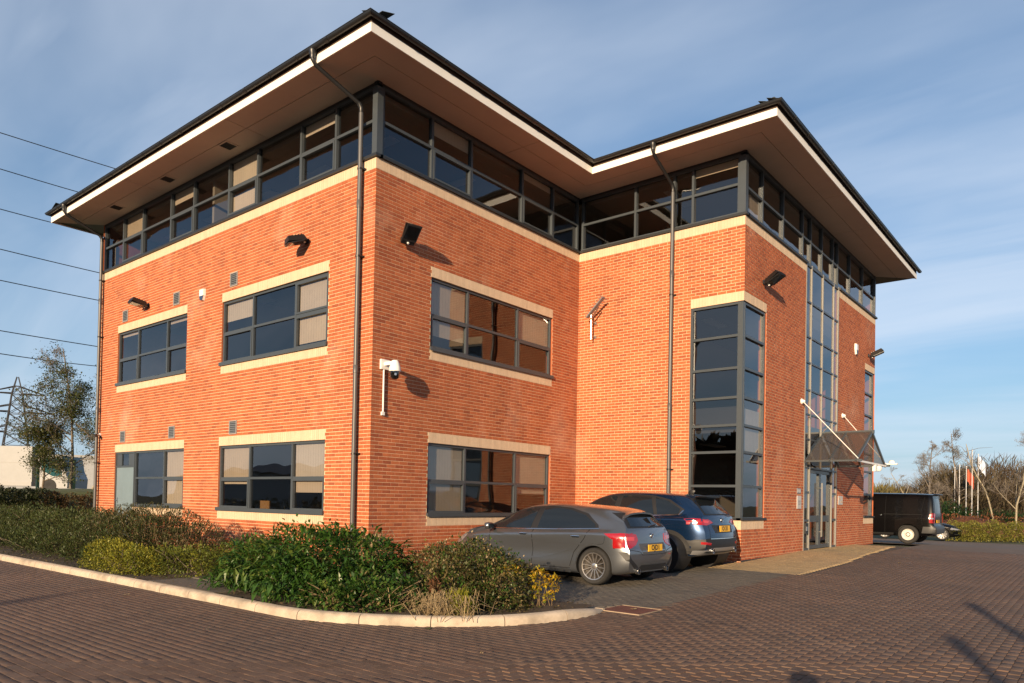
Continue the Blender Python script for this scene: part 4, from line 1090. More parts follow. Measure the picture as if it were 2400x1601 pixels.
for sg in (1, -1):
    gls = [(1.12, .905), (.86, 1.09), (.5, 1.262), (.15, 1.338), (-.3, 1.362), (-.75, 1.335), (-1.15, 1.24), (-1.42, 1.05), (-1.45, .985), (-.6, .95), (.3, .925)]
    sur = c.patch('window_surround', TRIM, 'side', gls, sg, .003)
    c.patch('front_window', CARGLASS, 'side', [(1.00, .925), (.80, 1.085), (.48, 1.235), (.17, 1.302), (-.03, 1.31), (.06, .94)], sg, .007, sur)
    c.patch('rear_window', CARGLASS, 'side', [(-.10, .945), (-.17, 1.315), (-.45, 1.325), (-.75, 1.298), (-1.1, 1.21), (-1.35, 1.06), (-1.38, .99)], sg, .007, sur)
    c.line('belt_strip', CHROME, 'side', [(1.1, .903), (.3, .918), (-.6, .943), (-1.46, .982)], .016, sg, .010, sur)
    for nm, P in (('door_gap', [(1.02, .88), (1.0, .5), (.98, .3)]), ('door_gap', [(-.02, .93), (-.05, .55), (-.02, .24)]), ('door_gap', [(-1.28, .96), (-1.20, .80), (-.98, .55), (-.90, .30)]), ('sill_gap', [(.98, .262), (-.9, .262)])):
        c.line(nm, SEAM, 'side', P, .013, sg)
    c.line('fuel_flap_gap', SEAM, 'side', [(-1.62, .86), (-1.60, .74), (-1.50, .715), (-1.36, .72)], .006, sg, crv=4)
    for hx in (.18, -1.02):
        h, nn = c.hit('side', hx, .84, sg); c.box_on('door_handle', CHROME, h+Vector((0, sg*.022, 0)), (.20, .030, .032))
        c.patch('handle_recess', SEAM, 'side', [(hx-.07, .812), (hx+.07, .812), (hx+.08, .838), (hx-.08, .838)], sg, .002)
    # mirror
    mm = c.box_on('door_mirror', PG, (.93, sg*1.0, .955), (.12, .20, .135), rot=(0, 0, sg*.15), bev=.75); c.box_on('mirror_glass', CARGLASS, (.868, sg*1.0, .955), (.02, .16, .10), mm, bev=.9); b_ = c.box_on('mirror_foot', TRIM, (.95, sg*.87, .91), (.09, .16, .035), mm)
    # lamps wrap from the flank to the tail
    c.patch('tail_light', REDL, 'side', [(-1.60, .905), (-2.2, .93), (-2.2, .70), (-1.98, .735), (-1.75, .82)], sg, .006)
    c.patch('tail_light', REDL, 'rear', [(sg*.50, .90), (sg*.86, .925), (sg*.86, .66), (sg*.70, .665), (sg*.54, .72), (sg*.47, .80)], 1, .007)
    c.patch('tail_light_core', REDL2, 'rear', [(sg*.56, .855), (sg*.76, .86), (sg*.76, .80), (sg*.58, .79)], 1, .010, grid=.03)
    c.patch('side_skirt', PG, 'side', [(.95, .165), (.95, .25), (-.92, .25), (-.92, .165)], sg, .012)
    c.patch('headlight', CLEARL, 'side', [(2.12, .62), (1.72, .79), (1.62, .74), (1.8, .62), (2.0, .56)], sg, .006)
    # rear bumper vent blade
    c.patch('bumper_vent', TRIM, 'rear', [(sg*.56, .27), (sg*.80, .46), (sg*.84, .60), (sg*.79, .60), (sg*.72, .48), (sg*.50, .32)], 1, .005)
    b = MB(); h, nn = c.hit('rear', sg*.52, .265); b.lathe(h+Vector((.03, 0, 0)), (-1, 0, 0), [(.035, 0), (.052, .03), (.052, .075), (.045, .075), (.042, .0)], 14); b.build('exhaust_tip', CHROME, c.root, smooth=True)
    # flank crease: a shallow raised blade sweeping up to the rear wheel
    c.line('arch_lip', PG, 'side', [(-1.40+.385*math.cos(a), .325+.385*math.sin(a)) for a in np.linspace(.05, math.pi-.05, 22)], .022, sg, .011)
    c.line('arch_lip', PG, 'side', [(1.40+.385*math.cos(a), .325+.385*math.sin(a)) for a in np.linspace(.05, math.pi-.05, 22)], .022, sg, .011)
    c.line('flank_crease', PG, 'side', [(.9, .80), (.2, .765), (-.5, .72), (-1.2, .70)], .03, sg, .009, crv=4)
    c.line('flank_crease', PG, 'side', [(.85, .36), (.2, .38), (-.4, .46), (-.95, .62)], .03, sg, .009, crv=4)
c.patch('rear_screen_surround', TRIM, 'rear', [(-.66, 1.005), (.66, 1.005), (.57, 1.265), (-.57, 1.265)], 1, .004)
sc_ = c.patch('rear_screen', CARGLASS, 'rear', [(-.56, 1.03), (.56, 1.03), (.46, 1.245), (-.46, 1.245)], 1, .008)
b = MB(); h, _ = c.hit('rear', 0, 1.03); h2, _ = c.hit('rear', -.30, 1.06); b.bar(h+Vector((-.02, 0, 0)), h2+Vector((-.02, 0, 0)), .02, .014); b.build('rear_wiper', TRIM, sc_)
# roof spoiler
b = MB(); P = []
for y in np.linspace(-.6, .6, 13):
    h, nn = c.hit('top', -1.72, y)
    if h: P.append((h, y))
for i, (h, y) in enumerate(P):
    e = .02*(abs(y)/.6)**2*0
    b.v += [(-1.60, y, h.z+.012), (-1.86+.06*(y/.6)**2, y*1.0, h.z-.028), (-1.86+.06*(y/.6)**2, y, h.z-.058), (-1.66, y, h.z-.03)]
for i in range(len(P)-1):
    for k in range(4): b.f.append((i*4+k, i*4+(k+1) % 4, (i+1)*4+(k+1) % 4, (i+1)*4+k)); b.m.append(0); b.r.append(0)
b.f += [(0, 3, 2, 1), tuple((len(P)-1)*4+k for k in range(4))]; b.m += [0, 0]; b.r += [0, 0]
b.build('roof_spoiler', PG, c.root, smooth=True, sharp=30)
c.patch('plate_recess', mat('recess_grey', (.06, .06, .062), .5), 'rear', [(-.40, .565), (.40, .565), (.46, .66), (.44, .74), (-.44, .74), (-.46, .66)], 1, .003)
h, _ = c.hit('rear', 0, .655); c.plate(0, .66, h.x-.018, 'OJD1', .05, .50, .118)
h, _ = c.hit('rear', 0, .87); b = MB(); b.lathe(h+Vector((.003, 0, 0)), (-1, 0, 0), [(.048, 0), (.048, .014), (.040, .018), (.036, .012), (0, .012)], 18); b.build('badge', CHROME, c.root, smooth=True)
c.patch('diffuser', TRIM, 'rear', [(-.56, .2), (.56, .2), (.50, .33), (.44, .37), (-.44, .37), (-.50, .33)], 1, .006)
c.line('bumper_gap', SEAM, 'rear', [(-.86, .655), (-.48, .60), (-.42, .545), (.42, .545), (.48, .60), (.86, .655)], .008)
c.line('bumper_gap', PG, 'rear', [(-.44, .40), (.44, .40)], .025, off=.010)
b = MB(); h, _ = c.hit('rear', -.62, .50); b.box(h.x-.006, -.66, .52, h.x+.01, -.58, .535); b.build('reflector', REDL, c.root)
for x in (-1.40, 1.40):
    for sg in (1, -1): c.wheel(x, sg*.785, .325, .215, .235, 'multi', ALLOY)

# ---- dark blue crossover -------------------------------------------
PB = paint('deep_blue_paint', (.006, .026, .075), .6, .25)
tab = dict(x=(-2.24, 2.32), zb=[(-2.24, .40), (-1.9, .30), (-1, .24), (1, .24), (1.9, .26), (2.32, .32)],
  hw=[(-2.24, .88), (-1.6, .915), (-1.2, .92), (0, .91), (1.3, .915), (1.8, .89), (2.32, .82)],
  zs=[(-2.24, 1.08), (-1.4, 1.08), (0, 1.03), (1.2, .98), (2.0, .90), (2.32, .78)],
  zt=[(-2.24, 1.17), (-1.6, 1.15), (-.5, 1.10), (.6, 1.07), (1.15, 1.05), (1.8, 1.0), (2.15, .92), (2.32, .82)],
  wb=[(-2.24, .78), (-1.6, .81), (0, .82), (1.1, .82), (1.7, .78), (2.32, .65)],
  wr=[(-2.24, .56), (-1.7, .59), (-1, .62), (0, .63), (.5, .61), (1.2, .63), (1.8, .64), (2.32, .55)],
  zr=[(-2.24, 1.53), (-1.7, 1.585), (-1.1, 1.625), (-.4, 1.645), (.1, 1.62), (.5, 1.53), (.9, 1.35), (1.25, 1.17), (1.6, 1.10), (2.0, 1.02), (2.32, .90)],
  rnd=(.5, .9), pinch=(.10, .22), warp=(.8, .6), bow=(.12, .16), hwm=.92)
rear = [(.25, .12), (.36, .04), (.55, .0), (.80, .02), (.95, .07), (1.12, .11), (1.28, .24), (1.42, .38), (1.52, .44), (1.58, .42), (1.7, .4)]
SX, SY = 2.96, 5.23
c = Car('blue_crossover', 'dark blue crossover with black wheel arches parked between the grey car and the wall', (SX, SY, gz(SY)-.005), math.pi, tab, rear, front, PB, [(-1.38, .36), (1.34, .36)], .405, .92)
for sg in (1, -1):
    gls = [(1.10, 1.07), (.80, 1.30), (.45, 1.485), (.1, 1.56), (-.4, 1.585), (-.9, 1.555), (-1.3, 1.47), (-1.66, 1.27), (-1.60, 1.155), (-.6, 1.115), (.3, 1.085)]
    sur = c.patch('window_surround', TRIM, 'side', gls, sg, .003)
    c.patch('front_window', CARGLASS, 'side', [(.98, 1.09), (.78, 1.28), (.45, 1.45), (.12, 1.52), (-.02, 1.53), (.06, 1.10)], sg, .007, sur)
    c.patch('rear_window', CARGLASS, 'side', [(-.10, 1.11), (-.16, 1.54), (-.5, 1.55), (-.85, 1.525), (-.98, 1.145)], sg, .007, sur)
    c.patch('quarter_window', CARGLASS, 'side', [(-1.06, 1.15), (-.95, 1.515), (-1.26, 1.44), (-1.56, 1.28), (-1.54, 1.18)], sg, .007, sur)
    c.line('belt_strip', CHROME, 'side', [(1.08, 1.068), (.3, 1.082), (-.6, 1.112), (-1.55, 1.152), (-1.64, 1.25)], .018, sg, .010, sur)
    for nm, P in (('door_gap', [(1.02, 1.0), (1.0, .6), (.98, .38)]), ('door_gap', [(-.02, 1.08), (-.05, .7), (-.02, .34)]), ('door_gap', [(-1.22, 1.12), (-1.16, .95), (-.95, .66), (-.88, .40)])): c.line(nm, SEAM, 'side', P, .013, sg)
    for hx in (.18, -.95):
        h, nn = c.hit('side', hx, .99, sg); c.box_on('door_handle', PB, h+Vector((0, sg*.02, 0)), (.2, .03, .03))
    c.patch('tail_light', REDL, 'side', [(-1.78, 1.05), (-2.3, 1.10), (-2.3, .97), (-2.0, .98)], sg, .006)
    c.patch('tail_light', REDL, 'rear', [(sg*.42, 1.01), (sg*.52, 1.06), (sg*.9, 1.10), (sg*.9, .97), (sg*.66, .955)], 1, .007)
    c.patch('tail_light_core', REDL2, 'rear', [(sg*.56, 1.045), (sg*.74, 1.06), (sg*.74, 1.01), (sg*.6, 1.0)], 1, .010, grid=.03)
    c.patch('side_cladding', TRIM, 'side', [(.92, .25), (.92, .40), (-.93, .40), (-.93, .25)], sg, .012)
    for x in (-1.38, 1.34): c.line('arch_cladding', TRIM, 'side', [(x+.445*math.cos(a), .36+.445*math.sin(a)) for a in np.linspace(-.1, math.pi+.1, 26)], .085, sg, .014)
    mm = c.box_on('door_mirror', PB, (.92, sg*1.04, 1.12), (.13, .22, .15), rot=(0, 0, sg*.15), bev=.75); c.box_on('mirror_foot', TRIM, (.95, sg*.9, 1.07), (.09, .16, .035), mm)
    c.patch('rear_reflector', REDL, 'rear', [(sg*.60, .60), (sg*.82, .625), (sg*.82, .575), (sg*.62, .555)], 1, .014, grid=.03)
    b = MB(); h, nn = c.hit('rear', sg*.56, .43); b.lathe(h+Vector((.03, 0, 0)), (-1, 0, 0), [(.04, 0), (.06, .03), (.06, .075), (.052, .075), (.05, .0)], 14); b.build('exhaust_tip', CHROME, c.root, smooth=True)
c.patch('rear_screen_surround', TRIM, 'rear', [(-.66, 1.16), (.66, 1.16), (.56, 1.51), (-.56, 1.51)], 1, .004)
c.patch('rear_screen', CARGLASS, 'rear', [(-.60, 1.185), (.60, 1.185), (.50, 1.48), (-.50, 1.48)], 1, .008)
c.patch('lower_bumper', TRIM, 'rear', [(-.9, .40), (.9, .40), (.9, .66), (.6, .70), (-.6, .70), (-.9, .66)], 1, .006)
c.patch('bumper_strip', mat('silver_trim', (.35, .35, .36), .35, .7), 'rear', [(-.86, .36), (.86, .36), (.86, .44), (.5, .50), (-.5, .50), (-.86, .44)], 1, .012)
c.line('chrome_strip', CHROME, 'rear', [(-.62, .685), (.62, .685)], .014, off=.012)
c.patch('plate_recess', TRIM, 'rear', [(-.42, .80), (.42, .80), (.48, .96), (-.48, .96)], 1, .004)
h, _ = c.hit('rear', 0, .88); c.plate(0, .885, h.x-.02, 'O131', .08, .50, .125)
h, _ = c.hit('rear', 0, 1.06); b = MB(); b.lathe(h+Vector((.003, 0, 0)), (-1, 0, 0), [(.05, 0), (.05, .014), (.042, .018), (.038, .012), (0, .012)], 18); b.build('badge', CHROME, c.root, smooth=True)
c.line('tailgate_gap', SEAM, 'rear', [(-.62, .70), (-.6, .98), (-.42, 1.0)], .007); c.line('tailgate_gap', SEAM, 'rear', [(.62, .70), (.6, .98), (.42, 1.0)], .007)
c.box_on('roof_spoiler', TRIM, (-1.83, 0, 1.535), (.22, 1.12, .05), rot=(0, .12, 0), bev=.6)
c.box_on('aerial_fin', TRIM, (-1.45, 0, 1.645), (.16, .05, .10), rot=(0, .3, 0))
for x in (-1.38, 1.34):
    for sg in (1, -1): c.wheel(x, sg*.81, .36, .225, .245, 'five', mat('dark_alloy', (.16, .16, .165), .35, .8) if 'dark_alloy' not in bpy.data.materials else bpy.data.materials['dark_alloy'])

# ---- black van ------------------------------------------------------
PK = mat('black_paint', (.002, .002, .0025), .25, 0, coat=.25, spec=.2)
tab = dict(x=(-2.5, 2.55), zb=[(-2.5, .40), (-2.2, .33), (-1, .30), (1.5, .30), (2.55, .34)],
  hw=[(-2.5, .93), (-2, .95), (0, .955), (1.8, .95), (2.55, .86)], zs=[(-2.5, 1.02), (0, 1.02), (1.6, 1.0), (2.2, .92), (2.55, .80)],
  zt=[(-2.5, 1.16), (0, 1.15), (1.4, 1.12), (2.1, 1.02), (2.55, .88)], wb=[(-2.5, .90), (0, .92), (1.5, .90), (2.1, .82), (2.55, .66)],
  wr=[(-2.5, .72), (0, .75), (1.0, .74), (1.6, .72), (2.55, .55)], zr=[(-2.5, 1.87), (-1.5, 1.90), (0, 1.91), (.8, 1.89), (1.2, 1.78), (1.7, 1.42), (2.0, 1.18), (2.3, 1.04), (2.55, .93)],
  rnd=(.3, .8), pinch=(.05, .2), warp=(.5, .6), bow=(.07, .18), hwm=.95)
rear = [(.3, .06), (.45, 0), (.62, .0), (.72, .07), (1.1, .08), (1.5, .12), (1.8, .17), (1.95, .2)]
VX, VY = 3.97, 22.10
c = Car('black_van', 'black panel van with pale steel wheels parked behind the far end of the building', (VX, VY, gz(21.2)-.005), math.pi, tab, rear, front, PK, [(-1.53, .35), (1.60, .35)], .40, .955)
for sg in (1, -1):
    c.patch('side_window', CARGLASS, 'side', [(1.5, 1.18), (1.15, 1.62), (.75, 1.68), (.7, 1.18)], sg, .006)
    for P in ([(.6, 1.78), (.6, .4)], [(-.75, 1.78), (-.75, .4)], [(-2.05, 1.75), (-1.95, 1.2), (-2.0, .75)]): c.line('door_gap', SEAM, 'side', P, .008, sg)
    c.line('door_rail', SEAM, 'side', [(-.7, 1.10), (-2.0, 1.10)], .02, sg)
    h, _ = c.hit('side', .45, 1.05, sg); c.box_on('door_handle', TRIM, h+Vector((0, sg*.02, 0)), (.18, .03, .04))
    h, _ = c.hit('side', -.6, 1.05, sg); c.box_on('door_handle', CHROME, h+Vector((0, sg*.02, 0)), (.05, .03, .04))
    c.patch('sill_step', TRIM, 'side', [(1.1, .3), (1.1, .40), (-1.05, .40), (-1.05, .3)], sg, .012)
    c.patch('rear_bumper_corner', mat('bumper_plastic', (.035, .036, .038), .45) if 'bumper_plastic' not in bpy.data.materials else bpy.data.materials['bumper_plastic'], 'side', [(-1.98, .42), (-2.03, .66), (-2.6, .66), (-2.6, .42)], sg, .012)
    c.patch('tail_light', REDL, 'side', [(-2.22, .80), (-2.22, 1.12), (-2.6, 1.12), (-2.6, .80)], sg, .008)
    c.patch('tail_light', REDL, 'rear', [(sg*.78, .80), (sg*.93, .80), (sg*.93, 1.16), (sg*.78, 1.16)], 1, .008)
    c.patch('tail_light_core', CLEARL, 'side', [(-2.26, .94), (-2.26, .99), (-2.6, .99), (-2.6, .94)], sg, .011, grid=.03)
c.patch('rear_screen', CARGLASS, 'rear', [(-.74, 1.15), (.74, 1.15), (.66, 1.70), (-.66, 1.70)], 1, .006)
c.patch('rear_bumper', bpy.data.materials['bumper_plastic'], 'rear', [(-.9, .42), (.9, .42), (.9, .68), (-.9, .68)], 1, .012)
h, _ = c.hit('rear', .45, .86); c.plate(.42, .86, h.x-.02, 'O1 D', .04, .5, .11)
c.box_on('roof_spoiler', PK, (-2.36, 0, 1.86), (.2, 1.3, .05), bev=.6)
for x in (-1.53, 1.60):
    for sg in (1, -1): c.wheel(x, sg*.85, .35, .215, .205, 'steel', mat('pale_steel_wheel', (.60, .58, .52), .45) if 'pale_steel_wheel' not in bpy.data.materials else bpy.data.materials['pale_steel_wheel'])

# ---- black saloon beyond, nose to the right ------------------------
tab = dict(x=(-2.3, 2.4), zb=[(-2.3, .26), (-1.9, .2), (-1, .18), (1, .18), (2.0, .18), (2.4, .22)],
  hw=[(-2.3, .85), (-1.5, .90), (0, .90), (1.3, .90), (1.9, .88), (2.4, .80)], zs=[(-2.3, .86), (0, .84), (1.3, .78), (2.1, .68), (2.4, .60)],
  zt=[(-2.3, .97), (-1, .96), (.6, .93), (1.2, .88), (1.9, .78), (2.4, .64)], wb=[(-2.3, .74), (0, .80), (1.2, .80), (1.8, .74), (2.4, .60)],
  wr=[(-2.3, .6), (-1, .58), (0, .60), (.6, .59), (1.2, .6), (2.4, .5)], zr=[(-2.3, 1.06), (-1.8, 1.1), (-1.2, 1.30), (-.5, 1.41), (.1, 1.41), (.6, 1.28), (1.0, 1.08), (1.3, .97), (1.8, .87), (2.2, .77), (2.4, .68)],
  rnd=(.5, .9), pinch=(.1, .24), warp=(.5, .6), bow=(.1, .2), hwm=.9)
c = Car('black_saloon', 'black saloon seen by its bonnet and front wheel beyond the van', (2.55, 37.9, gz(37)-.0), R(8), tab, rear, front, PK, [(-1.42, .33), (1.42, .33)], .37, .9)
for sg in (1, -1):
    c.patch('side_window', CARGLASS, 'side', [(1.15, .91), (.8, 1.12), (.4, 1.29), (-.4, 1.35), (-1.2, 1.22), (-1.4, .985), (-.3, .945)], sg, .006)
    c.patch('headlight', CLEARL, 'side', [(2.3, .60), (1.86, .70), (1.80, .63), (2.1, .56)], sg, .007); c.patch('headlight', CLEARL, 'front', [(sg*.45, .60), (sg*.86, .66), (sg*.86, .58), (sg*.5, .55)], 1, .007)
    c.line('chrome_strip', CHROME, 'side', [(2.0, .34), (2.3, .34)], .02, sg, .01)
    c.box_on('door_mirror', PK, (.95, sg*1.0, .97), (.12, .2, .13), bev=.75)
c.patch('front_grille', TRIM, 'front', [(-.4, .35), (.4, .35), (.4, .58), (-.4, .58)], 1, .006)
for x in (-1.42, 1.42):
    for sg in (1, -1): c.wheel(x, sg*.79, .33, .215, .245, 'broad', mat('dull_alloy', (.22, .22, .22), .45, .6) if 'dull_alloy' not in bpy.data.materials else bpy.data.materials['dull_alloy'])
# ------------------------------------------------------------------ fittings on the building
LENS = glass('lamp_lens', (.8, .8, .8), 1.5)
def flood(F, u, z, tilt, yaw, label):
    p = F.pt(u, z, 0); rz = math.atan2(F.n.y, F.n.x)
    t = thing('floodlight', label, 'floodlight', p, (0, 0, rz), 'floodlights on the brick walls')       # local x = away from wall
    b = MB(); b.box(.001, -.07, -.05, .02, .07, .05); b.bar((.02, 0, 0), (.16, 0, -.02), .05, .03); b.build('bracket', BLACK, t)
    M_ = Matrix.Translation((.16, 0, 0))@Euler((0, tilt, yaw)).to_matrix().to_4x4()
    def tr(b): b.v = [tuple(M_@Vector(v)) for v in b.v]; return b
    b = MB(); b.hexa([(-.10, -.15, -.05), (.34, -.19, -.02), (.34, .19, -.02), (-.10, .15, -.05), (-.06, -.11, .08), (.30, -.15, .09), (.30, .15, .09), (-.06, .11, .08)])
    for k in range(5): b.box(-.03+k*.07, -.10, .082, -.015+k*.07, .10, .105)
    h = tr(b).build('housing', BLACK, t)
    b = MB(); b.box(-.02, -.165, -.062, .345, .165, -.048); tr(b).build('visor_frame', DGREY, h)
    b = MB(); b.box(.02, -.14, -.066, .31, .14, -.0625); tr(b).build('lens', LENS, h)
    b = MB(); b.box(.06, -.10, -.046, .27, .10, -.035); tr(b).build('reflector', STEEL, h)
    b = MB(); b.lathe((-.06, 0, -.05), (0, 0, -1), [(.022, 0), (.022, .03), (0, .035)], 10); tr(b).build('photocell', WHITE, h)
    return t
flood(F1, 9.88, 6.62, -.15, -.1, 'black floodlight above the farther upper window of the road facing wall')
flood(F1, 2.28, 6.86, .35, -.35, 'black floodlight above the nearer upper window beside the corner downpipe')
flood(F2, .75, 6.62, -.75, -.25, 'black floodlight near the brick corner casting a long shadow to its right')
flood(F4, 8.45-L2, 6.78, -.45, -.2, 'black floodlight over the tall corner window by the entrance')
flood(F4, 18.5-L2, 6.62, -.4, .25, 'black floodlight at the far right end of the entrance wall')

def bell(F, u, z, label, h=.30):
    t = thing('alarm_box', label, 'alarm box', F.pt(u, z, 0), (0, 0, math.atan2(F.n.y, F.n.x)), 'alarm boxes on the walls')
    o = [(-.11, h/2), (.11, h/2), (.115, -.02), (.06, -h/2), (-.06, -h/2), (-.115, -.02)]
    b = MB(); k = 6; b.v = [(.002, y, z_) for y, z_ in o]+[(.065, y*.9, z_*.92) for y, z_ in o]
    b.f = [tuple(range(6, 12))]+[(i, (i+1) % 6, 6+(i+1) % 6, 6+i) for i in range(6)]; b.m = [0]*7; b.r = [0]*7
    b.build('cover', WHITE, t)
    b = MB(); q = [(.104, -.03), (.055, -h/2+.01), (-.055, -h/2+.01), (-.104, -.03)]; b.prism([(.062, y, z_) for y, z_ in q], (.006, 0, 0)); b.build('dark_panel', mat('alarm_blue', (.03, .05, .11), .3) if 'alarm_blue' not in bpy.data.materials else bpy.data.materials['alarm_blue'], t)
bell(F1, 6.75, 6.41, 'white alarm box with dark lower panel between the upper windows')
bell(F4, 16.83-L2, 6.55, 'white alarm box on the entrance wall right of the tall glazing', .36)

# dome camera on its bracket with a white conduit below
t = thing('dome_camera', 'white dome camera on a wall bracket with a conduit below it', 'security camera', (0, .30, 3.98))
b = MB(); b.box(.001, .20, 3.86, .05, .42, 4.06); b.bar((.05, .31, 3.97), (.30, .34, 3.98), .07, .07); br = b.build('bracket', WHITE, t)
b = MB(); b.lathe((.30, .34, 4.02), (0, 0, -1), [(0, 0), (.06, .0), (.085, .05), (.115, .15), (.118, .22), (.10, .225), (0, .226)], 22); b.build('housing', WHITE, t, smooth=True)
b = MB(); b.lathe((.30, .34, 3.795), (0, 0, -1), [(.098, 0), (.098, .06), (.085, .115), (.05, .15), (0, .16)], 22); dm = b.build('dome', mat('dome_black', (.006, .006, .007), .06, coat=1), t, smooth=True)
b = MB(); b.lathe((.38, .29, 3.73), (.8, -.5, 0), [(.025, 0), (.025, .012), (0, .014)], 10); b.build('lens', STEEL, dm)
b = MB(); b.tube([(.03, .285, 3.87), (.03, .285, 2.98)], .018, 8); b.box(.001, .25, 2.93, .045, .32, 3.0); b.build('conduit', WHITE, t)
# small camera at the far left end
t = thing('bullet_camera', 'small white camera low on the far left end of the road facing wall', 'security camera', (-12.86, 0, 3.04))
b = MB(); b.box(-12.93, -.05, 3.02, -12.85, -.001, 3.10); b.bar((-12.89, -.05, 3.05), (-12.80, -.14, 3.03), .03, .03); b.build('bracket', WHITE, t)
b = MB(); b.tube([(-12.86, -.12, 3.03), (-12.72, -.26, 2.98)], .045, 12); b.build('body', DGREY, t, smooth=True)
# aerial on the wing wall
t = thing('aerial', 'small grey aerial on a pole fixed to the sunlit wing wall', 'aerial', (.56, L2, 6.2))
b = MB(); b.tube([(.57, L2-.22, 5.62), (.57, L2-.22, 6.28)], .019, 8); pole = b.build('pole', STEEL, t)
for z in (5.72, 6.1):
    b = MB(); b.tube([(.57, L2-.001, z), (.57, L2-.22, z)], .014, 6); b.box(.53, L2-.02, z-.04, .61, L2-.001, z+.04); b.build('wall_bracket', STEEL, t)
AER = mat('aerial_grey', (.26, .26, .28), .4, .3)
b = MB(); b.bar((.46, L2-.25, 6.22), (1.04, L2-.36, 6.66), .10, .035); b.build('panel', AER, t)
b = MB(); b.bar((.58, L2-.24, 6.16), (.86, L2-.30, 6.44), .03, .03); b.build('strut', STEEL, t)
for k in range(9):
    b = MB(); q = Vector((.52, L2-.25, 6.275)).lerp(Vector((1.02, L2-.35, 6.645)), k/8); b.tube([q+Vector((-.03, -.14, .03)), q+Vector((.03, .14, -.03))], .008, 5); b.build('element', AER, t)
# signs by the door
SIGNM = mat('pale_sign', (.50, .48, .46), .35, var=.08); SIGND = mat('sign_grey', (.22, .22, .23), .5)
def wallbox(F, u0, u1, z0, z1, d, m, nm, lab, cat, marks=()):
    t = thing(nm, lab, cat, F.pt((u0+u1)/2, (z0+z1)/2, 0))
    b = MB(); F.box(b, u0, u1, z0, z1, .001, d); b.build('plate', m, t)
    for k, (a0, a1, b0, b1, mm) in enumerate(marks):
        b = MB(); F.box(b, u0+(u1-u0)*a0, u0+(u1-u0)*a1, z0+(z1-z0)*b0, z0+(z1-z0)*b1, d+.0005, d+.003); b.build('mark', mm, t)
o_ = -L2
wallbox(F4, 11.12+o_, 11.42+o_, 1.60, 1.75, .015, SIGND, 'wall_sign', 'small grey plaque above the white sign left of the entrance', 'sign', ((.1, .38, .2, .8, SIGNM), (.6, .9, .2, .8, SIGNM)))
wallbox(F4, 11.12+o_, 11.46+o_, 1.18, 1.54, .018, SIGNM, 'wall_sign', 'pale rectangular sign under the small plaque left of the entrance', 'sign', ((.2, .8, .55, .62, SIGND), (.2, .8, .42, .47, SIGND), (.25, .75, .30, .35, SIGND)))
wallbox(F4, 15.02+o_, 15.50+o_, 1.32, 1.60, .015, SIGNM, 'wall_sign', 'small pale notice on the brick right of the entrance', 'sign', ((.1, .5, .55, .8, CREAM), (.55, .9, .2, .45, CREAM)))
# ---- glazed entrance canopy
yR, y0c, y1c, zR, zE, DX = 13.28, 11.66, 14.86, 3.42, 2.52, 1.38
t = thing('entrance_canopy', 'glazed pitched entrance canopy hung on white tie rods over the door', 'canopy', (L3, yR, zE))
x0, x1 = L3+.03, L3+DX
b = MB(); b.bar((x0, yR, zR), (x1+.06, yR, zR), .09, .10); b.build('ridge', GREY, t)
for ye, sg in ((y0c, -1), (y1c, 1)):
    b = MB(); b.bar((x0, ye, zE), (x1+.14, ye, zE), .07, .06); b.build('eaves_rail', GREY, t)
    xr = [x0+.03, (x0+x1)/2, x1]
    for x in xr:
        b = MB(); b.bar((x, yR+sg*.03, zR-.02), (x, ye+sg*.04, zE-.02), .05, .06); b.build('rafter', GREY, t)
    for a, c in zip(xr[:-1], xr[1:]):
        b = MB(); b.prism([(a+.025, yR+sg*.05, zR+.0), (c-.025, yR+sg*.05, zR+.0), (c-.025, ye+sg*.05, zE+.02), (a+.025, ye+sg*.05, zE+.02)], (0, 0, .008)); b.build('glass_panel', CGLASS, t)
b = MB(); b.bar((x1+.02, y0c, zE-.01), (x1+.02, y1c, zE-.01), .045, .05); b.build('gable_tie', WHITE, t)
for ya, ye in ((11.40, y0c), (15.38, y1c)):
    b = MB(); b.tube([(L3+.06, ya, 4.15), (x1+.04, ye+(.04 if ye < yR else -.04), zE+.05)], .011, 8); rd = b.build('tie_rod', WHITE, t)
    b = MB(); b.lathe((L3+.001, ya, 4.17), (1, 0, 0), [(.08, 0), (.08, .02), (.05, .05), (.03, .10), (0, .10)], 14); b.build('anchor', WHITE, rd)
t = thing('canopy_lamp', 'white bulkhead lamp fixed to the outer tip of the canopy', 'lamp', (x1+.16, y1c, zE+.06))
b = MB(); b.box(x1+.06, y1c-.04, zE+.035, x1+.34, y1c+.10, zE+.075); b.build('base', WHITE, t)
b = MB(); b.lathe((x1+.18, y1c+.02, zE+.076), (0, 0, 1), [(.085, 0), (.08, .05), (.05, .085), (0, .095)], 14); b.build('cover', WHITE, t, smooth=True)
t = thing('sensor_box', 'white sensor box hanging under the front of the canopy', 'sensor', (x1, 13.6, zE-.15))
b = MB(); b.box(x1-.03, 13.5, zE-.22, x1+.05, 13.72, zE-.037); b.build('body', WHITE, t)
b = MB(); b.lathe((x1+.02, 13.95, zE-.10), (0, 0, -1), [(.05, -.06), (.10, -.03), (.10, .05), (.06, .10), (0, .11)], 14); b.build('dome', WHITE, t, smooth=True)
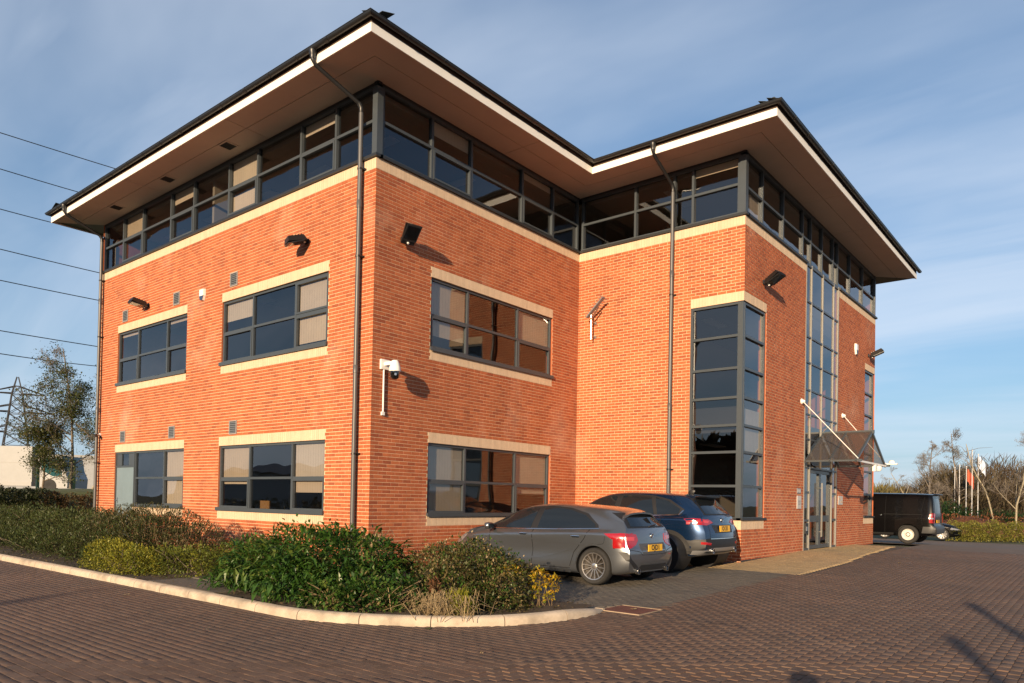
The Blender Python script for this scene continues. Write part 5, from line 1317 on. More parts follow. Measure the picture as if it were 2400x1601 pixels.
# ------------------------------------------------------------------ planting beside the building
def shrub(name, label, cat, base, lobes, layers, stems=8, stem_m=BARK, group=None, seed=1, stem_r=.012):
    rs = np.random.RandomState(seed); t = thing(name, label, cat, base, None, group)
    b = MB(); q = random.Random(seed)
    for k in range(stems):
        l = lobes[k % len(lobes)]; p0 = Vector((base[0]+q.gauss(0, .18), base[1]+q.gauss(0, .18), base[2])); p0 = p0.lerp(Vector((l[0], l[1], base[2])), .6)
        p2 = Vector((l[0]+q.uniform(-.7, .7)*l[3], l[1]+q.uniform(-.7, .7)*l[4], l[2]+q.uniform(.2, .8)*l[5])); p1 = p0.lerp(p2, .5)+Vector((q.gauss(0, .06), q.gauss(0, .06), .05))
        b.tube(crom([p0, p1, p2], 3), [stem_r*(1-.11*i) for i in range(7)], 5)
    b.build('stem', stem_m, t)
    for (nm, n, size, m, kw) in layers: foliage(nm, lobes, n, size, m, t, rs, **kw)
    return t, rs
B0 = lambda x, y: gz(y)+.07
# large glossy shrub at the building corner: the biggest leaves are separate pieces
lb = [(1.15, -2.95, .12, .75, .70, .46), (1.95, -2.75, .28, .85, .85, .55), (2.75, -2.65, .26, .85, .85, .54), (3.30, -2.55, .02, .55, .65, .42), (.75, -3.3, -.10, .42, .40, .28), (2.3, -3.35, .02, .8, .45, .36)]
t, rs = shrub('broadleaf_shrub', 'large rounded dark green shrub with drooping glossy leaves at the brick corner', 'shrub', (2.1, -2.8, B0(0, -2.8)), lb,
    [('foliage', 11000, .115, LF_LAUREL, dict(shape='lance', aspect=.30, droop=.35, inner=.5, zmin=gz(-3.2)+.10)), ('small_foliage', 2600, .07, LF_LAUREL, dict(aspect=.55, inner=.7, zmin=gz(-3.2)+.07, droop=.0))], stems=22, seed=3)
P, d, pk = lobes_pts(lb, 2600, rs, .93, gz(-3.2)+.15)
keep = [i for i in range(len(P)) if (Vector(d[i]).dot((CP-Vector(P[i])).normalized()) > .1)][:300]
lm = []
for k in range(8):
    me = bpy.data.meshes.new('leaf'); T, F = LT['lance']; s = .17+.012*k; tp = T*np.array([s*.34, s, s]); me.from_pydata([tuple(v) for v in tp], [], [tuple(f) for f in F])
    a = me.attributes.new('rnd', 'FLOAT', 'FACE'); a.data.foreach_set('value', [k/8+.1]*4); me.materials.append(LF_LAUREL); me.update(); lm.append(me)
for i in keep:
    o = bpy.data.objects.new('leaf', lm[rnd.randrange(8)]); COL.objects.link(o); o.parent = t
    dd = Vector(d[i])*.7+Vector((rnd.gauss(0, .4), rnd.gauss(0, .4), rnd.gauss(-.15, .3))); dd.normalize()
    q = dd.to_track_quat('Y', 'Z'); o.rotation_mode = 'QUATERNION'; o.rotation_quaternion = q; o.location = Vector(P[i])-ORG[t.name]
# dead stems in its right shoulder
b = MB()
for k in range(60):
    x, y = 3.0+rnd.gauss(0, .10), -2.35+rnd.gauss(0, .1); z = .35+rnd.uniform(0, .35); b.tube([(x, y, z), (x+rnd.gauss(0, .05), y-.05, z+.12), (x+rnd.gauss(0, .09), y-.1, z-.05)], .005, 4, r=rnd.random())
b.build('withered_shoot', TWIG, t, kind='stuff')
shrub('undergrowth_shrub', 'low dark straggly undergrowth in front of the big shrub by the kerb', 'shrub', (3.7, -3.3, B0(0, -3.3)), [(3.2, -3.45, -.1, .5, .3, .28), (3.8, -3.25, -.08, .5, .42, .34), (4.2, -2.9, -.06, .4, .4, .32)],
    [('foliage', 3000, .07, LF_LAUREL, dict(aspect=.5, inner=.3, zmin=gz(-3.3)+.07, droop=.2)), ('dry_foliage', 900, .07, LF_BROWN, dict(aspect=.4, inner=.4, zmin=gz(-3.3)+.07))], stems=16, seed=5, stem_m=TWIG)
shrub('mixed_shrub', 'bushy olive and brown shrub with faded flower heads in front of the grey car', 'shrub', (4.5, -2.0, B0(0, -2)), [(3.75, -1.75, .1, .6, .55, .50), (4.35, -1.75, .18, .62, .6, .52), (4.85, -1.75, .10, .5, .55, .46), (4.5, -2.35, -.02, .7, .42, .40), (5.1, -1.95, -.05, .35, .4, .36)],
    [('foliage', 21000, .05, LF_BROWN, dict(aspect=.5, inner=.6, zmin=gz(-2)+.07)), ('green_foliage', 3500, .05, LF_LAUREL, dict(aspect=.5, inner=.35, zmin=gz(-2)+.07)), ('seed_head', 900, .035, TWIG, dict(aspect=.8, inner=.96, zmin=.15))], stems=40, seed=6, stem_m=TWIG, stem_r=.007)
shrub('yellow_shrub', 'small bright yellow leaved shrub at the right end of the bed', 'shrub', (5.38, -1.45, B0(0, -1.5)), [(5.08, -1.72, .27, .20, .15, .10), (5.40, -1.5, .20, .13, .13, .15), (5.33, -1.52, .02, .09, .09, .09), (5.55, -1.36, .12, .09, .1, .12), (5.50, -1.40, -.06, .07, .07, .06)],
    [('foliage', 620, .055, LF_YEL, dict(aspect=.6, inner=.3, zmin=-.1))], stems=16, seed=8, stem_m=TWIG, stem_r=.006)
rs = np.random.RandomState(9)
b = MB(); t = thing('dry_grass_clump', 'tangled clump of dry straw coloured grass behind the kerb', 'grass', (4.85, -2.78, B0(0, -2.8)))
for k in range(260):
    x, y = 4.8+rnd.gauss(0, .26), -2.78+rnd.gauss(0, .16); a = rnd.uniform(0, 6.28); l = rnd.uniform(.12, .42); h = rnd.uniform(.08, .34)
    b.tube([(x, y, gz(y)+.07), (x+.4*l*math.cos(a), y+.4*l*math.sin(a), gz(y)+.07+h), (x+l*math.cos(a), y+l*math.sin(a), gz(y)+.07+h*rnd.uniform(.2, .9))], [.005, .004, .002], 3, cap=False, r=rnd.random())
b.build('blades', TWIG, t, kind='stuff')
shrub('grass_tuft', 'small fresh green tuft between the dry grass and the kerb', 'grass', (5.1, -2.75, B0(0, -2.8)), [(5.08, -2.72, -.12, .18, .16, .24)], [('blades', 700, .11, LF_LIME, dict(aspect=.16, inner=.1, droop=-.5, zmin=gz(-2.7)+.06))], stems=3, seed=12)
shrub('red_shoot', 'small rusty red plant in the middle of the olive shrub', 'plant', (4.62, -2.45, B0(0, -2.4)), [(4.62, -2.72, .12, .08, .06, .13)], [('foliage', 150, .06, LF_RUST, dict(aspect=.35, inner=.1))], stems=5, seed=13, stem_m=TWIG, stem_r=.005)
# low clipped hedge, lime at its end
shrub('lime_shrub', 'low yellow lime shrub at the kerb left of the paved slab', 'shrub', (-3.2, -3.4, B0(0, -3.4)), [(-4.3, -3.2, -.08, .55, .45, .42), (-3.6, -3.32, -.08, .6, .45, .42), (-2.9, -3.4, -.08, .55, .42, .40), (-2.3, -3.4, -.1, .45, .36, .36)],
    [('foliage', 11000, .045, LF_LIME, dict(aspect=.5, inner=.6, zmin=gz(-3.4)+.07))], stems=14, seed=14)
shrub('low_green_hedge', 'low loose green hedge between the lime shrub and the big glossy shrub', 'hedge', (-1.5, -2.7, B0(0, -2.7)), [(-2.3, -3.0, -.05, .6, .5, .36), (-1.5, -2.8, -.03, .7, .55, .38), (-.7, -2.55, -.0, .65, .6, .38), (-.1, -2.4, .02, .5, .5, .36)],
    [('foliage', 11000, .05, leafm('mid_green_leaf', [(.04, .06, .009), (.09, .115, .014), (.15, .17, .022), (.22, .21, .026)], .25), dict(aspect=.45, inner=.55, zmin=gz(-2.8)+.07))], stems=16, seed=15)
shrub('ground_cover', 'low dark green ground cover along the foot of the brick wall', 'shrub', (-1.6, -1.0, B0(0, -1)), [(-3.4, -1.1, -.05, 1.0, .7, .34), (-2.0, -1.0, -.05, 1.0, .7, .33), (-.6, -.9, -.1, 1.0, .6, .33), (.4, -1.2, -.1, .6, .5, .30)],
    [('foliage', 10000, .05, leafm('dark_green_leaf', [(.026, .042, .008), (.05, .072, .012), (.085, .105, .018)], .2), dict(aspect=.5, inner=.6, zmin=gz(-1)+.07))], stems=8, seed=16)
# long heath hedge along the kerb to the left
lb = []
q = random.Random(4)
for k in range(15):
    x = -3.9-k*.75; lb.append((x+q.uniform(-.1, .1), -2.35+q.uniform(-.12, .12), .22+q.uniform(-.04, .05), .75, .85, .62+q.uniform(-.04, .04)))
for k in range(10): lb.append((-4.5-k*1.1, -3.1+q.uniform(-.05, .05), -.02, .7, .45, .42))
shrub('heath_hedge', 'long dense dark green heath hedge along the kerb on the left', 'hedge', (-8, -2.5, B0(0, -2.5)), lb,
    [('foliage', 60000, .06, LF_HEATH, dict(aspect=.42, inner=.80, droop=-.5, zmin=gz(-2.8)+.07))], stems=30, seed=17)
lb = [(-5.0, -2.5, .30, .75, .8, .62), (-4.2, -2.4, .33, .75, .8, .64), (-3.4, -2.25, .32, .7, .75, .60), (-2.85, -2.1, .20, .5, .6, .52)]
shrub('heath_shrub', 'twiggy brownish green heath shrub at the right end of the long hedge', 'shrub', (-4, -2.3, B0(0, -2.3)), lb,
    [('foliage', 15000, .06, leafm('heath_brown_leaf', [(.028, .038, .012), (.048, .058, .018), (.075, .062, .028), (.058, .072, .022)], .2), dict(aspect=.30, inner=.8, droop=-.6, zmin=gz(-2.4)+.07)), ('twigs', 2500, .10, TWIG, dict(aspect=.06, inner=.85, droop=-.9, zmin=0.0))], stems=24, seed=18, stem_m=TWIG)
# litter in the bed
V = []; rs = np.random.RandomState(21); n = 3800
P = np.stack([rs.uniform(-9, 6.0, n), rs.uniform(-3.85, -.85, n), np.zeros(n)], 1); P = P[[inpoly(p[0], p[1]+.0, BED) and inpoly(p[0]+.12, p[1]-.12, BED) for p in P]]
P[:, 2] = [gz(p[1])+.10 for p in P]; D = rs.normal(0, 1, P.shape); D[:, 2] *= .2; l = rs.uniform(.02, .06, len(P))
V, F, m = leaves(P, D, l*.6, l, 'diamond', rs); npmesh('leaf_litter', V, F, np.repeat(rs.rand(len(P)), m), LF_BROWN, None, 'stuff')
# single fallen leaves on the paving
def fallen(x, y, s, a, lab, m=TWIG):
    b = MB(); n = 10; q = random.Random(int(s*1000+x*10)); pts = [(s*(.7+.3*math.cos(2*k))*math.cos(2*math.pi*k/n)*q.uniform(.6, 1), s*.6*math.sin(2*math.pi*k/n)*q.uniform(.6, 1), q.uniform(.003, .025)) for k in range(n)]
    b.v = [(0, 0, .012)]+pts; b.f = [(0, k+1, (k+1) % n+1) for k in range(n)]; b.m = [0]*n; b.r = [.6]*n
    o = b.build('fallen_leaf', m); o.location = (x, y, gz(y)+.004); o.rotation_euler = (0, 0, a); tag(o, lab, 'leaf', 'single fallen leaves on the paving')
fallen(6.28, -.45, .075, .4, 'curled brown leaf lying on the red inspection cover')
fallen(-.30, -4.5, .075, 1.2, 'pale leaf on the paving near the kerb beside the slab')
fallen(3.75, -3.99, .06, 2., 'dark leaf lying against the kerb below the big shrub', LF_BROWN)
fallen(-4.2, -4.6, .05, .3, 'small pale leaf on the paving at the left by the kerb')
fallen(5.15, -3.36, .06, .9, 'dark leaf lying at the kerb joint in front of the dry grass', LF_BROWN)
fallen(6.5, -3.9, .035, .2, 'tiny pale leaf on open paving in the middle foreground')
fallen(7.6, 9.5, .06, .2, 'pale scrap of leaf on the paving opposite the entrance')
# ------------------------------------------------------------------ surroundings
def tree(name, label, base, h, seed, bark=BARK, lm=None, nleaf=0, lsize=.1, spread=.42, depth=4, r0=.09, bare0=.2, lean=(0, 0), twig_m=None, droop=0., dens=1., group=None, cat='tree', up=.35, crown='crown', low=1.):
    q = random.Random(seed); rs = np.random.RandomState(seed)
    t = thing(name, label, cat, base, None, group)
    b = MB(); tw = MB(); tips = []
    def grow(p, d, l, r, lev, trunk=False):
        n = 4 if lev > 1 else 3; pts = [p]; dd = d.copy()
        for i in range(n):
            dd = (dd+Vector((q.gauss(0, .12), q.gauss(0, .12), q.gauss(0, .06)+(.05 if lev > 0 else -droop)))).normalized(); pts.append(pts[-1]+dd*l/n)
        k = 6 if lev >= depth-1 else (4 if lev > 1 else 3)
        (b if lev >= depth-1 else tw).tube(pts, [r*(1-.75*i/n) for i in range(n+1)], k, cap=False, r=q.random())
        if lev == 0: tips.extend(pts[1:]); return
        if lev == 1: tips.extend(pts[2:])
        m = int((6 if trunk else 4+(lev > 1))*dens)+(3 if trunk else 0)
        for i in range(m):
            f = bare0+(1-bare0)*(i+q.random())/m if trunk else .2+.8*(i+q.random())/m
            x = f*n; j = min(int(x), n-1); s = pts[j].lerp(pts[j+1], x-j)
            a = q.uniform(0, 6.28); ax = dd.orthogonal(); ax.rotate(Matrix.Rotation(a, 3, dd)); nd = (dd*up+ax*q.uniform(.45, 1.0)+Vector((0, 0, .18))).normalized()
            ln = (h*spread*(1.15-f*.85) if trunk else l*.55*(1.2-f*.6))*q.uniform(.7, 1.15)
            grow(s, nd, ln, max(r*(.48 if trunk else .55)*(1-.5*f), .006), lev-1)
    d0 = Vector((lean[0], lean[1], 1)).normalized()
    grow(Vector(base), d0, h*.96, r0, depth, True)
    b.build('trunk', bark, t, smooth=True)
    tw.build('branches' if lm is not None or True else 'crown', twig_m or bark, t, kind='stuff')
    if nleaf:
        T = np.array([tuple(p) for p in tips]); T = T[np.argsort(T[:, 2]+rs.normal(0, h*.12, len(T)))[:max(10, int(len(T)*low))]]; P = T[rs.randint(0, len(T), nleaf)]+rs.normal(0, lsize*1.6, (nleaf, 3))
        D = rs.normal(0, 1, (nleaf, 3)); l = lsize*rs.uniform(.6, 1.3, nleaf)
        V, F, m = leaves(P, D, l*.6, l, 'diamond', rs); s = np.clip(.5+.3*np.sin(P[:, 0]*1.3+P[:, 2]*1.1)+rs.normal(0, .25, nleaf), 0, 1)
        npmesh(crown, V, F, np.repeat(s, m), lm, t, 'stuff')
    return t
# ---- left: bank, dark hedges, birch, lorry, fence posts, pylon and wires
def smooth(a, c, x): x = min(max((x-a)/(c-a), 0), 1); return x*x*(3-2*x)
def bank(x, y): return gz(y)+1.55*smooth(-14.5, -20, x)*smooth(-5, -1.0, y)*(1-.25*smooth(-30, -50, x))
b = MB(); gx, gy = np.arange(-90, -13.2, 1.2), np.arange(-5.5, 60, 1.5)
for y in gy:
    for x in gx: b.v.append((x, y, bank(x, y)-.03+.04*math.sin(x*1.7+y)*math.sin(y*1.3)))
nx = len(gx)
for j in range(len(gy)-1):
    for i in range(nx-1):
        if gy[j] > -3.9: b.f.append((j*nx+i, j*nx+i+1, (j+1)*nx+i+1, (j+1)*nx+i)); b.m.append(0); b.r.append(0)
b.build('grass_bank', mat('bank_grass', (.075, .085, .02), .95, var=.3, vs=1.5, bump=1., bs=10), kind='structure', smooth=True)
lb = [(-18.9+k*.42, -2.0+k*.35, .74, .62, .62, .64-.02*k) for k in range(6)]
shrub('dark_hedge', 'rounded very dark hedge on the bank behind the long heath hedge', 'hedge', (-18, -1.2, .3), lb, [('foliage', 16000, .09, LF_DARK, dict(aspect=.5, inner=.8))], stems=6, seed=31)
lb = [(-17.0+k*.45, -.1+k*.37, .66-.03*k, .6, .6, .58) for k in range(6)]
shrub('brown_hedge', 'low reddish brown hedge on the bank beside the left end of the building', 'hedge', (-16, .8, .3), lb, [('foliage', 12000, .08, leafm('brown_hedge_leaf', [(.05, .03, .012), (.085, .05, .02), (.06, .05, .016)], .2), dict(aspect=.5, inner=.8))], stems=6, seed=32)
tree('birch_tree', 'slender pale barked tree with thin autumn leaves left of the building', (-26.9, 4.2, bank(-26.9, 4.2)-.05), 7.0, 41, GREYTWIG, LF_TREE, 13000, .09, .37, 4, .08, .14, twig_m=GREYTWIG, dens=1.6, low=.62)
tree('tree', 'darker leaning tree half hidden behind the left end of the building', (-25.2, 5.6, bank(-25.2, 5.6)-.05), 6.8, 43, BARK, LF_TREE, 11000, .09, .42, 4, .13, .12, lean=(.12, .05), twig_m=GREYTWIG, dens=1.5, low=.65)
tree('small_tree', 'low spreading tree with olive leaves left of the pale birch', (-27.9, 3.35, bank(-27.9, 3.35)-.05), 2.9, 47, BARK, LF_TREE, 9000, .09, .6, 4, .06, .1, twig_m=GREYTWIG, dens=1.3)
b = MB(); t = thing('timber_prop', 'pale leaning timber stake at the foot of the darker tree', 'stake', (-25.6, 4.9, bank(-25.6, 4.9))); b.tube([(-25.8, 4.75, bank(-25.8, 4.75)), (-25.05, 5.3, bank(-25, 5.3)+1.35)], .05, 7); b.build('stake', PALEBARK, t)
# white lorry (trailer + cab) on the far side of the bank
zl = 1.15
LW = mat('lorry_white', (.27, .275, .28), .5, var=.05); LT_ = mat('teal_glass', (.02, .075, .085), .1)
def obx(b, o, u, l0, l1, w0, w1, z0, z1): v = Vector((-u.y, u.x, 0)); b.hexa([o+u*l+v*w_+Vector((0, 0, z)) for z in (z0, z1) for l, w_ in ((l0, w0), (l1, w0), (l1, w1), (l0, w1))])
o = Vector((-46.0, 7.8, zl)); u = Vector((.77, .64, 0)).normalized()
t = thing('lorry', 'white lorry with a box trailer parked beyond the bank on the left', 'lorry', o)
b = MB(); obx(b, o, u, -9.5, .9, -.0, 2.5, .75, 3.15); b.build('trailer', LW, t)
b = MB(); obx(b, o, u, -9.5, .9, -.02, 0, 2.02, 2.07); obx(b, o, u, -9.5, .9, -.05, 2.5, .45, .75); b.build('trailer_rail', mat('lorry_grey', (.28, .28, .28), .5), t)
b = MB(); b.v = []; v_ = Vector((-u.y, u.x, 0))
pr = [(1.3, .35), (3.3, .35), (3.35, 1.0), (3.1, 1.55), (2.9, 2.55), (1.3, 2.65)]
b.prism([o+u*a+Vector((0, 0, c)) for a, c in pr], v_*2.4); cb = b.build('cab', LW, t)
b = MB(); b.prism([o-v_*.015+u*a+Vector((0, 0, c)) for a, c in ((1.55, 1.55), (2.3, 1.15), (2.95, 1.12), (2.80, 2.35), (1.55, 2.4))], v_*.012); b.build('side_window', LT_, cb)
b = MB(); b.prism([o+u*.02+v_*.1+u*a+Vector((0, 0, c)) for a, c in ((3.12, 1.5), (2.92, 2.5))]+[o+u*.02+v_*2.3+u*a+Vector((0, 0, c)) for a, c in ((2.92, 2.5), (3.12, 1.5))], u*.012); b.build('windscreen', LT_, cb)
b = MB(); b.tube([o-v_*.05+u*3.0+Vector((0, 0, 2.3)), o-v_*.22+u*3.15+Vector((0, 0, 2.2)), o-v_*.22+u*3.15+Vector((0, 0, 1.5))], .05, 6); b.build('mirror', BLACK, cb)
for a in (-8, -7, -6, 2.1):
    b = MB(); b.lathe(o+u*a+v_*.25+Vector((0, 0, .48)), -v_, [(0, 0), (.48, 0), (.48, .28), (.26, .3), (0, .25)], 20); b.build('wheel', RUBBER, t)
t = thing('white_warehouse', 'long white warehouse wall far behind the lorry on the left', 'building', (-75, 22, 1))
b = MB(); obx(b, Vector((-78, 8, .5)), Vector((.5, .87, 0)).normalized(), 2, 60, 0, 20, 0, 4.3); wl = b.build('wall', mat('cladding', (.30, .31, .32), .6, var=.06), t)
b = MB(); obx(b, Vector((-78, 8, .5)), Vector((.5, .87, 0)).normalized(), 1.8, 60.2, -.2, 20.2, 4.3, 4.55); b.build('roof', mat('warehouse_roof', (.3, .3, .3), .6), t)
GRN = mat('green_post', (.012, .035, .028), .5)
for k, (px_, py_, zt_) in enumerate(((-33.4, 4.9, 2.75), (-32.0, 6.1, 2.95), (-35.2, 3.2, 2.7))):
    z0 = bank(px_, py_); t = thing('fence_post', ('slim dark green fence post in front of the white trailer', 'thicker dark green fence post in front of the lorry cab end', 'dark green fence post at the far left edge of the trailer')[k], 'post', (px_, py_, z0), None, 'green fence posts by the lorry')
    r = (.07, .12, .06)[k]; b = MB(); b.box(px_-r, py_-r, z0-.1, px_+r, py_+r, zt_); b.build('post', GRN, t); b = MB(); b.box(px_-r-.02, py_-r-.02, zt_, px_+r+.02, py_+r+.02, zt_+.05); b.build('cap', GRN, t)
# lattice pylon
PM = mat('pylon_steel', (.035, .033, .034), .6)
po = Vector((-172.9, 45.4, 0)); pu = Vector((.33, .94, 0)).normalized(); pv = Vector((-pu.y, pu.x, 0))
t = thing('pylon', 'steel lattice electricity pylon rising beyond the white trailer', 'pylon', po)
H = 26.; wd = lambda z: 3.6-(3.6-1.0)*min(z/22.0, 1) if z < 22 else 1.0*(1-(z-22)/4.4)+.05
lv = [0, 4.5, 8, 11, 13.6, 15.8, 18, 20, 22.2, 24]
b = MB()
for sx in (-1, 1):
    for sy in (-1, 1): b.tube([po+pu*sx*wd(z)+pv*sy*wd(z)+Vector((0, 0, z)) for z in lv+[H]], .16, 4)
b.build('leg_frame', PM, t)
b = MB()
for z0, z1 in zip(lv[:-1], lv[1:]):
    for a, c in ((pu, pv), (pv, pu)):
        for s in (-1, 1):
            b.tube([po+a*wd(z0)+c*s*wd(z0)+Vector((0, 0, z0)), po-a*wd(z1)+c*s*wd(z1)+Vector((0, 0, z1))], .075, 3); b.tube([po-a*wd(z0)+c*s*wd(z0)+Vector((0, 0, z0)), po+a*wd(z1)+c*s*wd(z1)+Vector((0, 0, z1))], .075, 3)
            b.tube([po+a*wd(z1)+c*s*wd(z1)+Vector((0, 0, z1)), po-a*wd(z1)+c*s*wd(z1)+Vector((0, 0, z1))], .075, 3)
b.build('bracing', PM, t, kind='stuff')
for z, l in ((22.2, 5.2), (18.2, 7.0), (13.8, 5.4)):
    for s in (-1, 1):
        b = MB(); tip = po+pu*s*l+Vector((0, 0, z+.15))
        for sy in (-1, 1):
            b.tube([po+pu*s*wd(z)+pv*sy*wd(z)+Vector((0, 0, z+.2)), tip], .11, 4); b.tube([po+pu*s*wd(z+1.7)+pv*sy*wd(z+1.7)+Vector((0, 0, z+1.7)), tip], .11, 4)
        b.lathe(tip, (0, 0, -1), [(.16, 0), (.2, .3), (.16, .5), (.2, .8), (.12, 1.1)], 6); ar = b.build('arm', PM, t)
b = MB()
# overhead lines: nearer spans crossing to the pylon line beyond the roof
def dep(u_, v_, D): return CP+(fw+rt*((u_-PPX)/FPX)+dn*((v_-PPY)/FPX))*D
WM_ = mat('cable', (.02, .02, .022), .5)
for k, (u0, v0, u1, v1) in enumerate(((0, 311, 262, 393), (0, 396, 182, 450), (0, 490, 115, 520), (0, 584, 226, 638), (0, 657, 226, 703), (0, 775, 220, 811), (0, 829, 120, 846))):
    A, Bp = dep(u0, v0, 52), dep(u1, v1, 58); d = Bp-A; A2, B2 = A-d*1.6, Bp+d*2.2
    n = 24; pts = []
    for i in range(n+1):
        f = i/n; p = A2.lerp(B2, f); p.z -= .0*f; fa = 1.6/4.8; fb = 2.6/4.8; p.z += 1.1*((f-fa)*(f-fb)); pts.append(p)
    b = MB(); b.tube(pts, .034, 5); o = b.build('power_line', WM_)
    tag(o, ('topmost power line, ending behind the roof edge', 'second power line from the top, reaching the eaves', 'third power line from the top, meeting the left eaves tip', 'fourth power line from the top, below the left eaves', 'fifth power line from the top, level with the brick band', 'sixth power line from the top, above the birch', 'lowest power line, running into the birch twigs')[k], 'power line', 'power lines left of the building')
for k, (u_, v_) in enumerate(((125, 803), (97, 863), (106, 877))):
    p = dep(u_, v_, 45); t = thing('bird', ('tiny dark bird in flight above the birch top', 'tiny dark bird in flight left of the birch', 'tiny dark bird just below another beside the birch')[k], 'bird', p)
    b = MB(); b.lathe(p+Vector((-.07, 0, 0)), (1, 0, 0), [(0, 0), (.025, .03), (.03, .07), (.018, .12), (0, .16)], 6); b.add([p, p+Vector((.05, .0, 0)), p+Vector((.0, .12, .06)), p+Vector((-.04, .2, .03))], [(0, 1, 2, 3)]); b.add([p, p+Vector((.05, .0, 0)), p+Vector((.0, -.12, .06)), p+Vector((-.04, -.2, .03))], [(0, 1, 2, 3)]); b.build('body', BLACK, t)
# ---- right: clipped hedge, mulch mound, bare wood, evergreen, flagpoles
q = random.Random(8)
lb = [(4.6+.55*k, 38.2+.5*k, gz(38)+.42, .75, .75, .58) for k in range(6)]
shrub('clipped_hedge', 'clipped yellow green hedge along the far edge of the car park', 'hedge', (6, 39.5, gz(38)), lb, [('foliage', 15000, .085, leafm('hedge_yellow_green', [(.10, .12, .02), (.19, .19, .03), (.26, .235, .05), (.15, .15, .03)], .3), dict(aspect=.55, inner=.85, zmin=gz(38)))], stems=6, seed=51)
lb = [(8.6+.6*k, 41.8+.6*k, gz(38)+.28, .7, .7, .5) for k in range(6)]
shrub('clipped_hedge', 'darker clipped hedge beyond the gap at the right edge', 'hedge', (10, 43, gz(38)), lb, [('foliage', 9000, .085, LF_LIME, dict(aspect=.55, inner=.85, zmin=gz(38)))], stems=6, seed=52)
b = MB(); P = []
for j in range(9):
    for i in range(40):
        x = -6+i*.62; y = 43.5+x*.42+j*1.1; z = gz(38)+1.25*math.sin(math.pi*j/8)**.8*(.85+.15*math.sin(i*.9)+.1*math.sin(i*2.3+j)); P.append((x, y, z))
b.v = P
for j in range(8):
    for i in range(39): b.f.append((j*40+i, j*40+i+1, (j+1)*40+i+1, (j+1)*40+i)); b.m.append(0); b.r.append(q.random())
b.build('mulch_mound', LF_RUST, kind='structure', smooth=True)
rs = np.random.RandomState(55)
lb = [(-6+.62*i*1.0, 46.5+(-6+.62*i)*.42, gz(38)+.7, .6, 1.2, .62) for i in range(39)]
Pm, d, pk = lobes_pts(lb, 9000, rs, .9, gz(38)+.3); D = d+rs.normal(0, .5, d.shape); l = .16*rs.uniform(.5, 1.2, len(Pm)); V, F, m = leaves(Pm, D, l*.45, l, 'diamond', rs)
npmesh('bracken', V, F, np.repeat(rs.rand(len(Pm)), m), LF_RUST, None, 'stuff')
# wood: bare brown trees as one far mass, plus those that stand out
rs = np.random.RandomState(61); VV = []; FF = []; RR = []; nb = 0
for k in range(150):
    u_ = rs.uniform(1960, 2620); D_ = rs.uniform(58, 80)
    p = dep(u_, 1195, D_); hh = rs.uniform(2.9, 4.3)*(1.35 if u_ > 2290 else (1.25 if u_ > 2190 else .85))
    n = 620; x = rs.normal(0, 1.3, n); y = rs.normal(0, 1.3, n); z = np.abs(rs.rand(n))**.8*hh*np.clip(1.1-.08*(x*x+y*y), .3, 1); P = np.stack([p.x+x, p.y+y, gz(40)-.1+z], 1)
    D = np.stack([x*.35+rs.normal(0, .35, n), y*.35+rs.normal(0, .35, n), np.ones(n)*.9], 1); l = rs.uniform(.5, 1.3, n); w_ = rs.uniform(.03, .085, n)
    V, F, m = leaves(P, D, w_, l, 'diamond', rs); VV.append(V); FF.append(F+nb); nb += len(V); hue = .95 if u_ < 2110 and rs.rand() < .75 else rs.uniform(.0, .6); RR.append(np.repeat(np.clip(hue+rs.normal(0, .12, n), 0, 1), m))
npmesh('bare_woodland', np.concatenate(VV), np.concatenate(FF), np.concatenate(RR), LF_WOOD, None, 'stuff')
gb = gz(40)
def gp(u_, D_): p = dep(u_, 1195, D_); return (p.x, p.y, gb)
tree('bare_tree', 'tall grey bare tree in the wood directly above the van', gp(2180, 56), 7.6, 71, GREYTWIG, None, 0, .1, .34, 4, .10, .25, twig_m=GREYTWIG, dens=1.6, group='bare trees at the edge of the wood')
tree('bare_tree', 'tall thin bare tree with rusty twigs beside the flagpoles', gp(2248, 57), 8.0, 73, GREYTWIG, LF_WOOD, 2600, .07, .27, 4, .09, .25, twig_m=GREYTWIG, dens=1.5, group='bare trees at the edge of the wood')
tree('bare_tree', 'low bare tree leaning left beside the grey bare tree', gp(2160, 54), 5.0, 75, PALEBARK, None, 0, .1, .4, 4, .07, .2, lean=(-.35, -.1), twig_m=GREYTWIG, dens=1.2, group='bare trees at the edge of the wood')
p = dep(2381, 1212, 47); tree('pale_bare_tree', 'pale barked leafless tree with spreading limbs at the right edge', (p.x, p.y, gb+.5), 6.5, 77, PALEBARK, None, 0, .1, .46, 4, .065, .10, twig_m=GREYTWIG, dens=1.4, up=.75)
p = dep(2330, 1205, 50); p2 = dep(2282, 1102, 50); t = thing('leaning_birch', 'pale slender leaning trunk crossing the dark wood', 'tree', p)
b = MB(); b.tube(crom([p-Vector((0, 0, .6)), p.lerp(p2, .5)+Vector((.12, 0, 0)), p2, p2+(p2-p)*.5+Vector((.15, 0, .3))], 4), [.05]*5+[.042]*4+[.03]*3+[.015], 7); b.build('trunk', PALEBARK, t, smooth=True)
b = MB()
for k in range(26):
    s = p.lerp(p2, .55+.9*q.random()); e = s+Vector((q.gauss(0, .5), q.gauss(0, .5), q.uniform(.3, 1.2))); b.tube([s, s.lerp(e, .5)+Vector((0, 0, .1)), e], [.02, .014, .006], 3, cap=False, r=.4)
b.build('branches', GREYTWIG, t, kind='stuff')
